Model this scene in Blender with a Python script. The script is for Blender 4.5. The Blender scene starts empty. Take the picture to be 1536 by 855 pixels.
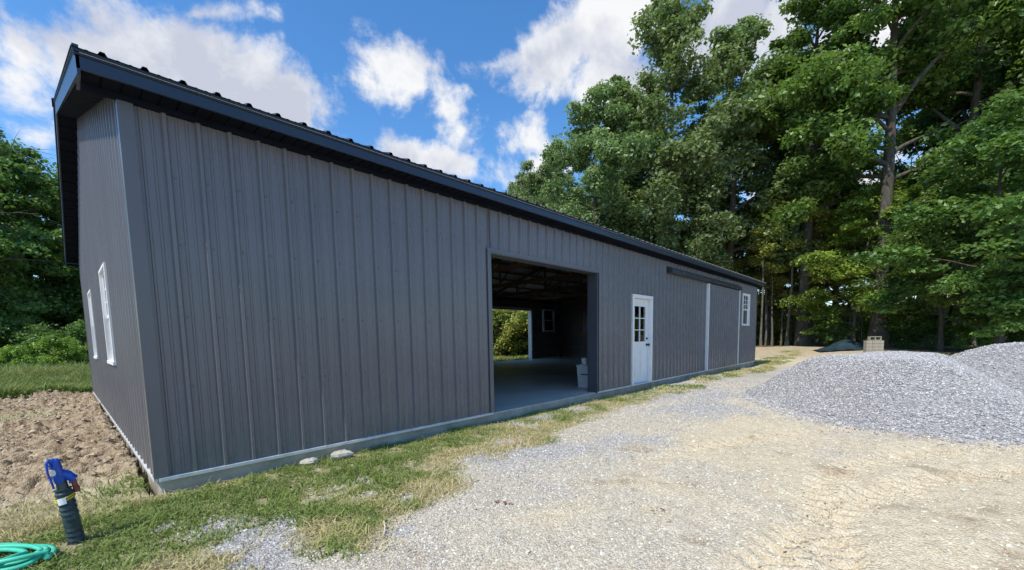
import bpy, math, random
import numpy as np
from mathutils import Vector, Matrix
SC = bpy.context.scene
COL = SC.collection
RNG = np.random.default_rng(7)
random.seed(7)

# ------------------------------------------------------------------ helpers
def tag(o, label=None, cat=None, group=None, kind=None):
    if label: o['label'] = label
    if cat: o['category'] = cat
    if group: o['group'] = group
    if kind: o['kind'] = kind
    return o

def empty(name, loc=(0, 0, 0), rz=0):
    o = bpy.data.objects.new(name, None)
    COL.objects.link(o)
    o.location = loc
    o.rotation_euler = (0, 0, rz)
    o.empty_display_size = .2
    return o

def link_mesh(name, me, mat, parent=None):
    if mat is not None:
        me.materials.append(mat)
    o = bpy.data.objects.new(name, me)
    COL.objects.link(o)
    if parent is not None:
        o.parent = parent
    return o

class MB:
    def __init__(s):
        s.v = []; s.f = []
    def add(s, vs, fs):
        n = len(s.v)
        s.v += [tuple(map(float, p)) for p in vs]
        s.f += [tuple(i + n for i in f) for f in fs]
        return s
    def box(s, a, b, c=0.0):
        x0, y0, z0 = a; x1, y1, z1 = b
        if c <= 0:
            vs = [(x0,y0,z0),(x1,y0,z0),(x1,y1,z0),(x0,y1,z0),(x0,y0,z1),(x1,y0,z1),(x1,y1,z1),(x0,y1,z1)]
            return s.add(vs, [(0,3,2,1),(4,5,6,7),(0,1,5,4),(1,2,6,5),(2,3,7,6),(3,0,4,7)])
        # chamfered box: 24 verts
        vs = []
        for sx, X, X2 in ((0, x0, x0 + c), (1, x1, x1 - c)):
            for sy, Y, Y2 in ((0, y0, y0 + c), (1, y1, y1 - c)):
                for sz, Z, Z2 in ((0, z0, z0 + c), (1, z1, z1 - c)):
                    vs += [(X, Y2, Z2), (X2, Y, Z2), (X2, Y2, Z)]
        def i(sx, sy, sz, k): return (sx*4 + sy*2 + sz)*3 + k
        fs = []
        for sx in (0, 1): fs.append([i(sx,0,0,0), i(sx,1,0,0), i(sx,1,1,0), i(sx,0,1,0)])
        for sy in (0, 1): fs.append([i(0,sy,0,1), i(1,sy,0,1), i(1,sy,1,1), i(0,sy,1,1)])
        for sz in (0, 1): fs.append([i(0,0,sz,2), i(1,0,sz,2), i(1,1,sz,2), i(0,1,sz,2)])
        for sx in (0, 1):
            for sy in (0, 1): fs.append([i(sx,sy,0,0), i(sx,sy,1,0), i(sx,sy,1,1), i(sx,sy,0,1)])
        for sx in (0, 1):
            for sz in (0, 1): fs.append([i(sx,0,sz,0), i(sx,1,sz,0), i(sx,1,sz,2), i(sx,0,sz,2)])
        for sy in (0, 1):
            for sz in (0, 1): fs.append([i(0,sy,sz,1), i(1,sy,sz,1), i(1,sy,sz,2), i(0,sy,sz,2)])
        for sx in (0, 1):
            for sy in (0, 1):
                for sz in (0, 1): fs.append([i(sx,sy,sz,0), i(sx,sy,sz,1), i(sx,sy,sz,2)])
        return s.add(vs, fs)
    def hexa(s, p):      # 8 arbitrary corners, bottom 4 then top 4
        return s.add(p, [(0,3,2,1),(4,5,6,7),(0,1,5,4),(1,2,6,5),(2,3,7,6),(3,0,4,7)])
    def tube(s, pts, rad, n=10, closed=False, cap=True):
        pts = [Vector(p) for p in pts]
        if not hasattr(rad, '__len__'): rad = [rad]*len(pts)
        vs = []; fs = []
        t0 = (pts[1] - pts[0]).normalized()
        ref = Vector((0, 0, 1)) if abs(t0.z) < .9 else Vector((1, 0, 0))
        u = t0.cross(ref).normalized()
        m = len(pts)
        for k, p in enumerate(pts):
            if closed: t = (pts[(k+1) % m] - pts[k-1]).normalized()
            else: t = (pts[min(k+1, m-1)] - pts[max(k-1, 0)]).normalized()
            u = (u - t*u.dot(t)).normalized(); w = t.cross(u)
            for j in range(n):
                a = 2*math.pi*j/n
                vs.append(p + (u*math.cos(a) + w*math.sin(a))*rad[k])
        K = m if closed else m-1
        for k in range(K):
            for j in range(n):
                a = k*n + j; b = k*n + (j+1) % n; k2 = ((k+1) % m)*n
                fs.append((a, b, k2 + (j+1) % n, k2 + j))
        if cap and not closed:
            fs.append(tuple(range(n))[::-1]); fs.append(tuple((m-1)*n + j for j in range(n)))
        return s.add(vs, fs)
    def build(s, name, mat, parent=None, smooth=False, fix=True):
        me = bpy.data.meshes.new(name)
        me.from_pydata(s.v, [], s.f); me.update()
        if fix:
            import bmesh
            bm = bmesh.new(); bm.from_mesh(me)
            bmesh.ops.recalc_face_normals(bm, faces=bm.faces)
            bm.to_mesh(me); bm.free()
        if smooth:
            me.polygons.foreach_set('use_smooth', [True]*len(me.polygons))
            try: me.set_sharp_from_angle(angle=math.radians(38))
            except Exception: pass
        return link_mesh(name, me, mat, parent)

def np_mesh(name, V, F, attrs=None, smooth=False):
    """V (n,3), F (m,k) constant face size."""
    me = bpy.data.meshes.new(name)
    V = np.ascontiguousarray(V, dtype=np.float32); F = np.ascontiguousarray(F, dtype=np.int32)
    m, k = F.shape
    me.vertices.add(len(V)); me.vertices.foreach_set('co', V.ravel())
    me.loops.add(m*k); me.loops.foreach_set('vertex_index', F.ravel())
    me.polygons.add(m)
    me.polygons.foreach_set('loop_start', np.arange(0, m*k, k, dtype=np.int32))
    me.polygons.foreach_set('loop_total', np.full(m, k, dtype=np.int32))
    if smooth: me.polygons.foreach_set('use_smooth', np.ones(m, dtype=bool))
    else: me.polygons.foreach_set('use_smooth', np.zeros(m, dtype=bool))
    me.update(calc_edges=True)
    for n, a in (attrs or {}).items():
        at = me.attributes.new(n, 'FLOAT', 'POINT'); at.data.foreach_set('value', np.asarray(a, dtype=np.float32))
    return me

# value noise --------------------------------------------------------------
_T = np.random.default_rng(11).random((256, 256))
def vn(x, y, sc, seed=0):
    x = np.asarray(x, float)/sc + seed*17.3; y = np.asarray(y, float)/sc + seed*9.1
    xi = np.floor(x).astype(int); yi = np.floor(y).astype(int)
    fx = x - xi; fy = y - yi
    fx = fx*fx*(3 - 2*fx); fy = fy*fy*(3 - 2*fy)
    g = lambda a, b: _T[a & 255, b & 255]
    return (g(xi, yi)*(1-fx) + g(xi+1, yi)*fx)*(1-fy) + (g(xi, yi+1)*(1-fx) + g(xi+1, yi+1)*fx)*fy
def fbm(x, y, sc, seed=0, o=4):
    r = 0; a = .5; t = 0
    for k in range(o):
        r = r + a*vn(x, y, sc, seed+k*3); t += a; sc /= 2.03; a *= .55
    return r/t
def sst(a, b, x):
    t = np.clip((np.asarray(x, float)-a)/(b-a), 0, 1); return t*t*(3-2*t)

# ------------------------------------------------------------------ materials
class NT:
    def __init__(s, name):
        s.m = bpy.data.materials.new(name); s.m.use_nodes = True
        s.t = s.m.node_tree; s.t.nodes.clear()
        s.out = s.t.nodes.new('ShaderNodeOutputMaterial')
    def n(s, t, **k):
        nd = s.t.nodes.new('ShaderNode'+t)
        for a, b in k.items():
            if a.startswith('i_'): nd.inputs[a[2:].replace('_', ' ')].default_value = b
            else: setattr(nd, a, b)
        return nd
    def l(s, a, b): s.t.links.new(a, b)
    def ramp(s, fac, stops, mode='LINEAR'):
        r = s.t.nodes.new('ShaderNodeValToRGB'); r.color_ramp.interpolation = mode
        while len(r.color_ramp.elements) < len(stops): r.color_ramp.elements.new(.5)
        for e, (p, c) in zip(r.color_ramp.elements, stops):
            e.position = p; e.color = (*c, 1) if len(c) == 3 else c
        s.l(fac, r.inputs[0]); return r.outputs[0]
    def noise(s, scale, detail=4, rough=.55, vec=None, dist=0):
        nd = s.n('TexNoise'); nd.inputs['Scale'].default_value = scale; nd.inputs['Detail'].default_value = detail
        nd.inputs['Roughness'].default_value = rough; nd.inputs['Distortion'].default_value = dist
        if vec is not None: s.l(vec, nd.inputs['Vector'])
        return nd.outputs['Fac']
    def mix(s, fac, a, b, mode='MIX'):
        nd = s.n('Mix', data_type='RGBA', blend_type=mode)
        if isinstance(fac, float): nd.inputs[0].default_value = fac
        else: s.l(fac, nd.inputs[0])
        for k, v in ((6, a), (7, b)):
            if isinstance(v, tuple): nd.inputs[k].default_value = (*v, 1) if len(v) == 3 else v
            else: s.l(v, nd.inputs[k])
        return nd.outputs[2]
    def math(s, op, a, b=0.0, clamp=False):
        nd = s.n('Math', operation=op, use_clamp=clamp)
        for k, v in ((0, a), (1, b)):
            if isinstance(v, (int, float)): nd.inputs[k].default_value = v
            else: s.l(v, nd.inputs[k])
        return nd.outputs[0]
    def pos(s): return s.n('NewGeometry').outputs['Position']
    def obj(s): return s.n('TexCoord').outputs['Object']
    def attr(s, name): 
        a = s.n('Attribute'); a.attribute_name = name; return a.outputs['Fac']
    def pbr(s, color, rough=.6, metal=0.0, bump=None, bstr=.3, bdist=.01, spec=None, coat=None):
        p = s.n('BsdfPrincipled')
        for key, v in (('Base Color', color), ('Roughness', rough), ('Metallic', metal)):
            if isinstance(v, tuple): p.inputs[key].default_value = (*v, 1)
            elif isinstance(v, (int, float)): p.inputs[key].default_value = v
            else: s.l(v, p.inputs[key])
        if spec is not None: p.inputs['Specular IOR Level'].default_value = spec
        if coat is not None: p.inputs['Coat Weight'].default_value = coat
        if bump is not None:
            b = s.n('Bump'); b.inputs['Strength'].default_value = bstr; b.inputs['Distance'].default_value = bdist
            s.l(bump, b.inputs['Height']); s.l(b.outputs[0], p.inputs['Normal'])
        s.l(p.outputs[0], s.out.inputs[0]); return p

def simple(name, col, rough=.5, metal=0.0, var=.12, scale=6, bump=0.0, bd=.004, bscale=None, spec=None):
    k = NT(name); v = k.obj()
    n = k.noise(scale, 5, .6, v)
    c = k.ramp(n, [(.3, tuple(x*(1-var) for x in col)), (.7, tuple(min(1, x*(1+var)) for x in col))])
    b = k.noise(bscale or scale*6, 4, .6, v) if bump else None
    k.pbr(c, rough, metal, b, bump, bd, spec=spec)
    return k.m

def metal_siding(name, col, rough=.42):
    k = NT(name); v = k.pos()
    mp = k.n('Mapping'); mp.inputs['Scale'].default_value = (1, 1, .12); k.l(v, mp.inputs[0])
    n1 = k.noise(1.3, 3, .5, v); n2 = k.noise(24, 5, .65, mp.outputs[0]); n3 = k.noise(90, 3, .6, v)
    # dust towards the ground
    sp = k.n('SeparateXYZ'); k.l(v, sp.inputs[0])
    mr = k.n('MapRange'); mr.inputs['From Min'].default_value = .55; mr.inputs['From Max'].default_value = -.02
    k.l(sp.outputs[2], mr.inputs[0])
    c = k.ramp(n1, [(.3, tuple(x*.93 for x in col)), (.7, tuple(x*1.07 for x in col))])
    c = k.mix(k.math('MULTIPLY', n2, .10), c, tuple(x*1.4 for x in col))
    d = k.math('MULTIPLY', k.math('MULTIPLY', mr.outputs[0], k.math('MULTIPLY', n2, k.noise(7, 5, .7, v))), 1.5, True)
    c = k.mix(d, c, (.25, .23, .2))
    r = k.math('ADD', k.math('MULTIPLY', n2, .08), rough-.03)
    mp2 = k.n('Mapping'); mp2.inputs['Scale'].default_value = (1, 1, .35); k.l(v, mp2.inputs[0])
    bb = k.math('ADD', k.noise(3.2, 2, .5, mp2.outputs[0]), k.math('MULTIPLY', n3, .02))
    k.pbr(c, r, 0.0, bb, .35, .012, spec=.5)
    return k.m

M = {}
M['siding'] = metal_siding('siding_grey', (.134, .130, .142), .26)
M['siding_trim'] = metal_siding('trim_grey', (.105, .108, .122), .30)
M['roof'] = simple('roof_navy_metal', (.008, .012, .022), .5, 0, .2, 2)
M['fascia'] = simple('fascia_navy', (.020, .032, .058), .33, 0, .12, 1.5, .1, .003, 8)
M['soffit'] = simple('soffit_dark', (.006, .009, .018), .8, 0, .2, 3, spec=.1)
M['galv'] = simple('galvanised_trim', (.62, .63, .63), .45, .2, .18, 12)
M['white'] = simple('white_paint', (.80, .79, .77), .42, 0, .05, 8)
M['white_dirty'] = simple('white_plastic_dusty', (.62, .63, .64), .5, 0, .12, 9)
M['black'] = simple('black_metal', (.015, .015, .017), .35, 0, .2, 20)
M['white_metal'] = simple('bare_white_metal', (.45, .45, .44), .6, 0, .25, 1.2)
M['track'] = simple('track_dark_steel', (.05, .053, .058), .45, .2, .3, 5)
M['blue'] = simple('blue_paint', (.008, .07, .42), .35, 0, .25, 25, .3, .002, 60)
M['copper'] = simple('red_brown_pipe', (.22, .06, .04), .5, .2, .3, 30)
M['yellow'] = simple('yellow_strap', (.6, .42, .03), .6)
M['tagw'] = simple('white_tag', (.8, .8, .82), .6)
M['hose'] = simple('green_hose', (.06, .50, .33), .38, 0, .15, 14, .2, .001, 90)
M['brass'] = simple('brass', (.5, .35, .1), .35, .9)
M['block'] = simple('concrete_block', (.31, .285, .235), .9, 0, .15, 8, .5, .004, 60)
M['rockw'] = simple('pale_limestone', (.45, .42, .35), .85, 0, .2, 9, .6, .01, 30)
M['leafo'] = simple('orange_dead_leaf', (.5, .16, .04), .7, 0, .4, 40)
M['leafo2'] = simple('reddish_leaf', (.22, .08, .06), .8, 0, .4, 40)
M['leafb'] = simple('brown_dead_leaf', (.12, .055, .035), .8, 0, .4, 40)
M['stick'] = simple('pale_wood', (.6, .55, .45), .8, 0, .2, 20)
M['jamb'] = simple('jamb_dark_grey', (.06, .066, .085), .45, 0, .1, 3)

def concrete():
    k = NT('concrete'); v = k.pos()
    n = k.noise(2.5, 6, .65, v); n2 = k.noise(35, 5, .6, v); n3 = k.noise(.9, 3, .6, v)
    c = k.ramp(n, [(.3, (.27, .245, .19)), (.5, (.42, .385, .31)), (.72, (.58, .53, .43))])
    c = k.mix(k.math('MULTIPLY', n2, .5), c, (.2, .2, .19))
    k.pbr(c, .8, 0, n2, .4, .006, spec=.3); return k.m
M['concrete'] = concrete()
def slab():
    k = NT('slab_concrete'); v = k.pos()
    n = k.noise(.8, 5, .6, v, .6); n2 = k.noise(14, 5, .6, v)
    c = k.ramp(n, [(.3, (.46, .43, .38)), (.7, (.68, .65, .58))])
    c = k.mix(k.math('MULTIPLY', n2, .4), c, (.27, .28, .27))
    k.pbr(c, .5, 0, n2, .15, .004, spec=.4); return k.m
M['slab'] = slab()
def wood(name, a, b, sc=1.0):
    k = NT(name); v = k.obj()
    mp = k.n('Mapping'); mp.inputs['Scale'].default_value = (6*sc, 6*sc, 1*sc); k.l(v, mp.inputs[0])
    n = k.noise(3, 6, .65, mp.outputs[0], 1.5)
    k.pbr(k.ramp(n, [(.3, a), (.7, b)]), .8, 0, n, .4, .004); return k.m
M['lumber'] = wood('lumber', (.16, .09, .05), (.3, .19, .11))
def bark(name, a, b):
    k = NT(name); v = k.obj()
    mp = k.n('Mapping'); mp.inputs['Scale'].default_value = (1, 1, .22); k.l(v, mp.inputs[0])
    n = k.noise(9, 6, .7, mp.outputs[0], .8); n2 = k.noise(1.5, 3, .5, v)
    c = k.ramp(n, [(.35, a), (.65, b)])
    c = k.mix(k.math('MULTIPLY', n2, .5), c, (.11, .12, .09))
    k.pbr(c, .95, 0, n, .9, .05, spec=.1); return k.m
M['bark'] = bark('bark_grey_brown', (.035, .028, .024), (.14, .12, .1))
M['bark_pale'] = bark('bark_pale', (.07, .06, .05), (.24, .22, .19))

def leaf(name, dark, lit, warm=None, wamt=.06, trans=.4):
    k = NT(name)
    g = k.n('NewGeometry'); oi = k.n('ObjectInfo')
    tone = k.attr('tone')
    r = k.math('ADD', k.math('MULTIPLY', g.outputs['Random Per Island'], .45), k.math('MULTIPLY', tone, .55))
    c = k.ramp(r, [(.12, dark), (.85, lit)])
    if warm:
        wv = k.math('GREATER_THAN', k.math('ADD', k.math('MULTIPLY', g.outputs['Random Per Island'], .5), k.math('MULTIPLY', k.noise(.7, 2, .5, k.obj()), .5)), 1-wamt*3 if wamt < .3 else .35)
        c = k.mix(wv, c, warm)
    hs = k.n('HueSaturation'); k.l(c, hs.inputs['Color'])
    k.l(k.math('ADD', k.math('MULTIPLY', oi.outputs['Random'], .03), .487), hs.inputs['Hue'])
    k.l(k.math('ADD', k.math('MULTIPLY', oi.outputs['Random'], .35), .82), hs.inputs['Value'])
    p = k.n('BsdfPrincipled'); k.l(hs.outputs[0], p.inputs['Base Color']); p.inputs['Roughness'].default_value = .42
    p.inputs['Specular IOR Level'].default_value = .45
    t = k.n('BsdfTranslucent'); k.l(k.mix(.55, hs.outputs[0], (.20, .34, .03), 'MIX'), t.inputs['Color'])
    mx = k.n('MixShader'); mx.inputs[0].default_value = trans
    k.l(p.outputs[0], mx.inputs[1]); k.l(t.outputs[0], mx.inputs[2]); k.l(mx.outputs[0], k.out.inputs[0])
    return k.m
M['leaf_a'] = leaf('leaf_mid_green', (0.055, 0.122, 0.026), (0.224, 0.348, 0.083))
M['leaf_b'] = leaf('leaf_grey_green', (0.099, 0.165, 0.068), (0.33, 0.427, 0.187))
M['leaf_c'] = leaf('leaf_bright_green', (0.092, 0.195, 0.028), (0.356, 0.512, 0.077))
M['leaf_w'] = leaf('leaf_turning_sun_tint', (.16, .20, .04), (.48, .48, .11), (.45, .24, .06), .1)  # turning leaves, yellow brightened in the colour so shaded undergrowth looks sunlit
M['leaf_d'] = leaf('leaf_dark_green', (0.033, 0.085, 0.022), (0.172, 0.287, 0.066))

def grassmat():
    k = NT('grass_blades'); g = k.n('NewGeometry'); t = k.attr('tone'); h = k.attr('tip')
    c = k.ramp(t, [(0, (.14, .23, .04)), (.38, (.27, .36, .09)), (.55, (.50, .46, .20)), (1, (.70, .60, .37))])
    c = k.mix(k.math('MULTIPLY', h, .35), c, (.38, .37, .16))
    p = k.n('BsdfPrincipled'); k.l(c, p.inputs['Base Color']); p.inputs['Roughness'].default_value = .6
    p.inputs['Specular IOR Level'].default_value = .25
    tr = k.n('BsdfTranslucent'); k.l(c, tr.inputs['Color'])
    mx = k.n('MixShader'); mx.inputs[0].default_value = .3
    k.l(p.outputs[0], mx.inputs[1]); k.l(tr.outputs[0], mx.inputs[2]); k.l(mx.outputs[0], k.out.inputs[0])
    return k.m
M['grass'] = grassmat()

def stonemat(name, cold, warm, dark):
    k = NT(name); t = k.attr('tone'); w = k.attr('warm')
    n = k.noise(40, 3, .6, k.pos())
    a = k.ramp(t, [(0, dark), (.35, tuple(x*.62 for x in cold)), (.75, cold), (1, tuple(min(.75, x*1.45) for x in cold))])
    b = k.ramp(t, [(0, tuple(x*.5 for x in warm)), (.4, tuple(x*.8 for x in warm)), (1, tuple(min(.8, x*1.3) for x in warm))])
    c = k.mix(w, a, b); c = k.mix(k.math('MULTIPLY', n, .4), c, (.3, .29, .28))
    k.pbr(c, .85, spec=.3); return k.m
M['stones'] = stonemat('crushed_stone', (.50, .49, .485), (.72, .62, .455), (.24, .235, .24))

def groundmat():
    k = NT('ground_dirt'); v = k.pos()
    gr, so, gs, lit = k.attr('gravel'), k.attr('soil'), k.attr('grassy'), k.attr('litter')
    n1 = k.noise(.9, 5, .6, v); n2 = k.noise(11, 6, .68, v); n3 = k.noise(70, 4, .7, v)
    vo = k.n('TexVoronoi'); vo.inputs['Scale'].default_value = 70; vo.feature = 'F1'; k.l(v, vo.inputs['Vector'])
    vd = vo.outputs['Distance']; vc = vo.outputs['Color']
    vo2 = k.n('TexVoronoi'); vo2.inputs['Scale'].default_value = 17; k.l(v, vo2.inputs['Vector'])
    sep = k.n('SeparateColor'); k.l(vc, sep.inputs[0])
    dirt = k.ramp(n2, [(.28, (.46, .365, .225)), (.5, (.68, .575, .40)), (.75, (.80, .71, .53))])
    dirt = k.mix(k.math('MULTIPLY', n1, .5), dirt, (.73, .63, .44))
    peb = k.ramp(sep.outputs[0], [(0, (.46, .38, .245)), (.5, (.69, .60, .43)), (1, (.82, .76, .61))])
    dirt = k.mix(k.math('MULTIPLY', n2, .75), dirt, peb)
    gravel = k.ramp(sep.outputs[0], [(0, (.26, .26, .26)), (.45, (.47, .46, .44)), (1, (.70, .68, .64))])
    gravel = k.mix(k.math('MULTIPLY', n2, .3), gravel, (.40, .37, .32))
    soil = k.ramp(n2, [(.3, (.16, .11, .07)), (.52, (.40, .31, .205)), (.75, (.66, .56, .40))])
    under = k.ramp(n2, [(.3, (.17, .16, .08)), (.7, (.44, .39, .24))])
    litter = k.ramp(n2, [(.3, (.10, .07, .04)), (.7, (.34, .24, .14))])
    c = k.mix(gr, dirt, gravel); c = k.mix(so, c, soil); c = k.mix(gs, c, under); c = k.mix(lit, c, litter)
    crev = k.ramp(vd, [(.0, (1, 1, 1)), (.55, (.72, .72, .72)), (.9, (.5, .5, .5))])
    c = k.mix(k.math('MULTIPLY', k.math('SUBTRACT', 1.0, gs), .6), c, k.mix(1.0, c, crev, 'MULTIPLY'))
    h = k.math('ADD', k.math('MULTIPLY', vd, -.6), k.math('ADD', k.math('MULTIPLY', n2, .9), k.math('MULTIPLY', n3, .35)))
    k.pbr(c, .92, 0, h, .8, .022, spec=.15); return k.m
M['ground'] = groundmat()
M['soilclod'] = simple('soil_clod', (.40, .32, .225), .95, 0, .45, 9, .6, .01, 40)

def glassmat():
    k = NT('window_glass')
    f = k.n('Fresnel'); f.inputs['IOR'].default_value = 1.5
    g = k.n('BsdfGlossy'); g.inputs['Roughness'].default_value = .02; g.inputs['Color'].default_value = (1, 1, 1, 1)
    t = k.n('BsdfTransparent'); t.inputs['Color'].default_value = (.75, .8, .8, 1)
    mx = k.n('MixShader'); k.l(k.math('MULTIPLY', f.outputs[0], 1.3, True), mx.inputs[0])
    k.l(t.outputs[0], mx.inputs[1]); k.l(g.outputs[0], mx.inputs[2]); k.l(mx.outputs[0], k.out.inputs[0]); return k.m
M['glass'] = glassmat()
M['glass_dark'] = simple('insect_screen', (.05, .055, .05), .4, 0, .2, 8)
def pipe_black():
    k = NT('black_pipe'); v = k.obj(); n = k.noise(16, 5, .65, v)
    k.pbr(k.ramp(n, [(.35, (.012, .022, .03)), (.75, (.06, .09, .10))]), .38, 0, k.noise(30, 4, .6, v), .5, .004); return k.m
M['pipe'] = pipe_black()
M['tarp'] = simple('dark_teal_tarp', (.02, .04, .055), .4, 0, .4, 5, .5, .03, 6)

# ------------------------------------------------------------------ camera
CAM = np.array([-.469, -4.511, 1.122])
yaw, pitch, roll = np.radians([-46.922, -5.355, -1.017])
f_ = np.array([math.sin(-yaw)*math.cos(pitch), math.cos(yaw)*math.cos(pitch), math.sin(pitch)])
r_ = np.array([math.cos(yaw), math.sin(yaw), 0]); u_ = np.cross(r_, f_)
r_, u_ = math.cos(roll)*r_ + math.sin(roll)*u_, -math.sin(roll)*r_ + math.cos(roll)*u_
cd = bpy.data.cameras.new('camera'); cam = bpy.data.objects.new('camera', cd); COL.objects.link(cam)
cam.matrix_world = Matrix(((r_[0], u_[0], -f_[0], CAM[0]), (r_[1], u_[1], -f_[1], CAM[1]), (r_[2], u_[2], -f_[2], CAM[2]), (0, 0, 0, 1)))
cd.sensor_width = 36; cd.lens = 628.763/1536*36
cd.shift_y = (565.668-427.5)/1536; cd.shift_x = 0
cd.clip_start = .05; cd.clip_end = 3000
SC.camera = cam

# ------------------------------------------------------------------ light and sky
SUNDIR = Vector((1, .035, -1.5)).normalized()          # light travels this way
sd = bpy.data.lights.new('sun', 'SUN'); so = bpy.data.objects.new('sun', sd); COL.objects.link(so)
sd.energy = 5.0; sd.angle = math.radians(.53); sd.color = (1, .935, .82)
so.rotation_euler = SUNDIR.to_track_quat('-Z', 'Y').to_euler(); so.location = (-20, 0, 30)
elev = math.asin(-SUNDIR.z); az = math.atan2(-SUNDIR.x, -SUNDIR.y)
W = bpy.data.worlds.new('World'); SC.world = W; W.use_nodes = True
wt = W.node_tree; wt.nodes.clear()
def wn(t, **k):
    nd = wt.nodes.new('ShaderNode'+t)
    for a, b in k.items(): setattr(nd, a, b)
    return nd
wl = wt.links.new
def wm(op, a, b=0.0, c=None, clamp=False):
    nd = wn('Math', operation=op, use_clamp=clamp)
    for i, v in enumerate((a, b, c)):
        if v is None: continue
        if isinstance(v, (int, float)): nd.inputs[i].default_value = v
        else: wl(v, nd.inputs[i])
    return nd.outputs[0]
sky = wn('TexSky', sky_type='NISHITA'); sky.sun_disc = False
sky.sun_elevation = elev; sky.sun_rotation = az; sky.air_density = 1.0; sky.dust_density = .4; sky.ozone_density = 3.0; sky.altitude = 300
tc = wn('TexCoord'); D = tc.outputs['Generated']
def dot(v):
    nd = wn('VectorMath', operation='DOT_PRODUCT'); wl(D, nd.inputs[0]); nd.inputs[1].default_value = v; return nd.outputs['Value']
def sdir(azd, eld):
    a, e = math.radians(azd), math.radians(eld)
    return Vector((math.sin(a)*math.cos(e), math.cos(a)*math.cos(e), math.sin(e)))
CLOUDS = [(4.7, 24.9, 8.2, 2.9, 10.0), (13.0, 26.6, 8.9, 3.9, -9.0), (19.8, 25.8, 6.6, 3.5, -23.0), (-0.8, 21.8, 2.4, 2.2, 21.0), (12.8, 31.0, 3.2, 0.4, 23.0), (34.4, 29.8, 5.2, 3.3, -5.0), (38.7, 27.7, 4.7, 3.2, -37.0), (40.7, 25.1, 2.5, 2.2, -58.0), (36.0, 22.2, 6.7, 1.9, -5.0), (45.2, 31.2, 5.1, 1.2, 8.0), (53.8, 32.4, 5.6, 3.0, 21.0), (60.4, 33.7, 6.6, 3.5, -8.0), (61.2, 28.4, 6.3, 3.5, -18.0), (73.8, 30.2, 6.9, 5.0, -15.0), (85.8, 25.2, 6.9, 4.9, -20.0), (93.9, 23.7, 5.5, 5.8, -24.0), (50.2, 23.7, 3.6, 1.8, -17.0), (51.5, 21.2, 4.0, 2.1, -3.0), (83.7, 13.7, 7.1, 3.2, -11.0), (93.3, 14.4, 5.3, 3.8, -16.0), (0.2, 18.0, 2.1, 1.0, 17.0), (-1.2, 27.0, 0.4, 0.3, 26.0)]
mask = None
for (a, e, ra, rb, tilt) in CLOUDS:
    c = sdir(a, e); rt = Vector((math.cos(math.radians(a)), -math.sin(math.radians(a)), 0)); up = rt.cross(c)
    if up.z < 0: up = -up
    t = math.radians(tilt); A = rt*math.cos(t) + up*math.sin(t); B = -rt*math.sin(t) + up*math.cos(t)
    dc = wm('MAXIMUM', dot(c), .05)
    p = wm('DIVIDE', dot(A/math.tan(math.radians(ra))), dc); q = wm('DIVIDE', dot(B/math.tan(math.radians(rb))), dc)
    rr = wm('SQRT', wm('ADD', wm('MULTIPLY', p, p), wm('MULTIPLY', q, q)))
    s = wm('MULTIPLY', wm('SUBTRACT', 1.0, rr), min(1.0, math.sqrt(ra*rb)/6.5))
    mask = s if mask is None else wm('MAXIMUM', mask, s)
mask = wm('MAXIMUM', mask, -1.0)
def wnoise(scale, det, rough, dist=0, off=(0, 0, 0), sc=(1, 1, 1)):
    mp = wn('Mapping'); mp.inputs['Location'].default_value = off; mp.inputs['Scale'].default_value = sc; wl(D, mp.inputs[0])
    nd = wn('TexNoise'); nd.inputs['Scale'].default_value = scale; nd.inputs['Detail'].default_value = det
    nd.inputs['Roughness'].default_value = rough; nd.inputs['Distortion'].default_value = dist; wl(mp.outputs[0], nd.inputs['Vector']); return nd.outputs['Fac']
nz = wnoise(5.5, 9, .62, .25)
nbig = wnoise(1.9, 5, .55, .2, (3, 1, 2))
nf = wnoise(19, 6, .6, .2, (2, 5, 1))
dens = wm('ADD', wm('ADD', wm('MULTIPLY', mask, 1.15), .10), wm('ADD', wm('MULTIPLY', wm('SUBTRACT', nz, .5), 2.6), wm('MULTIPLY', wm('SUBTRACT', nf, .5), .9)))
mr = wn('MapRange', interpolation_type='SMOOTHSTEP'); mr.inputs['From Min'].default_value = -.05; mr.inputs['From Max'].default_value = .5; wl(dens, mr.inputs[0])
cover = mr.outputs[0]
# thin wisps
wis = wnoise(3.2, 8, .65, .8, (9, 4, 1), (1, 1, 2.4))
mr2 = wn('MapRange', interpolation_type='SMOOTHSTEP'); mr2.inputs['From Min'].default_value = .62; mr2.inputs['From Max'].default_value = .85; mr2.inputs['To Max'].default_value = .35; wl(wis, mr2.inputs[0])
cover = wm('MAXIMUM', cover, mr2.outputs[0])
# cloud tone: bright sunlit edges, soft grey-lilac body
nt = wnoise(4.2, 7, .6, .3, (1.2, .4, -.25))
tone = wm('ADD', wm('MULTIPLY', nt, 1.1), wm('MULTIPLY', dens, -.12))
rp = wn('ValToRGB'); wl(tone, rp.inputs[0])
rp.color_ramp.elements[0].position = .34; rp.color_ramp.elements[0].color = (.60, .64, .76, 1)
rp.color_ramp.elements[1].position = .54; rp.color_ramp.elements[1].color = (.97, .98, 1.0, 1)
hs = wn('HueSaturation'); hs.inputs['Saturation'].default_value = 1.25; hs.inputs['Value'].default_value = 1.5; wl(sky.outputs[0], hs.inputs['Color'])
b1 = wn('Background'); b1.inputs[1].default_value = .15; wl(hs.outputs[0], b1.inputs[0])
b2 = wn('Background'); b2.inputs[1].default_value = .97; wl(rp.outputs[0], b2.inputs[0])
ms = wn('MixShader'); wl(cover, ms.inputs[0]); wl(b1.outputs[0], ms.inputs[1]); wl(b2.outputs[0], ms.inputs[2])
wo = wn('OutputWorld'); wl(ms.outputs[0], wo.inputs[0])
W.cycles.sampling_method = 'MANUAL'; W.cycles.sample_map_resolution = 1024
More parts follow.
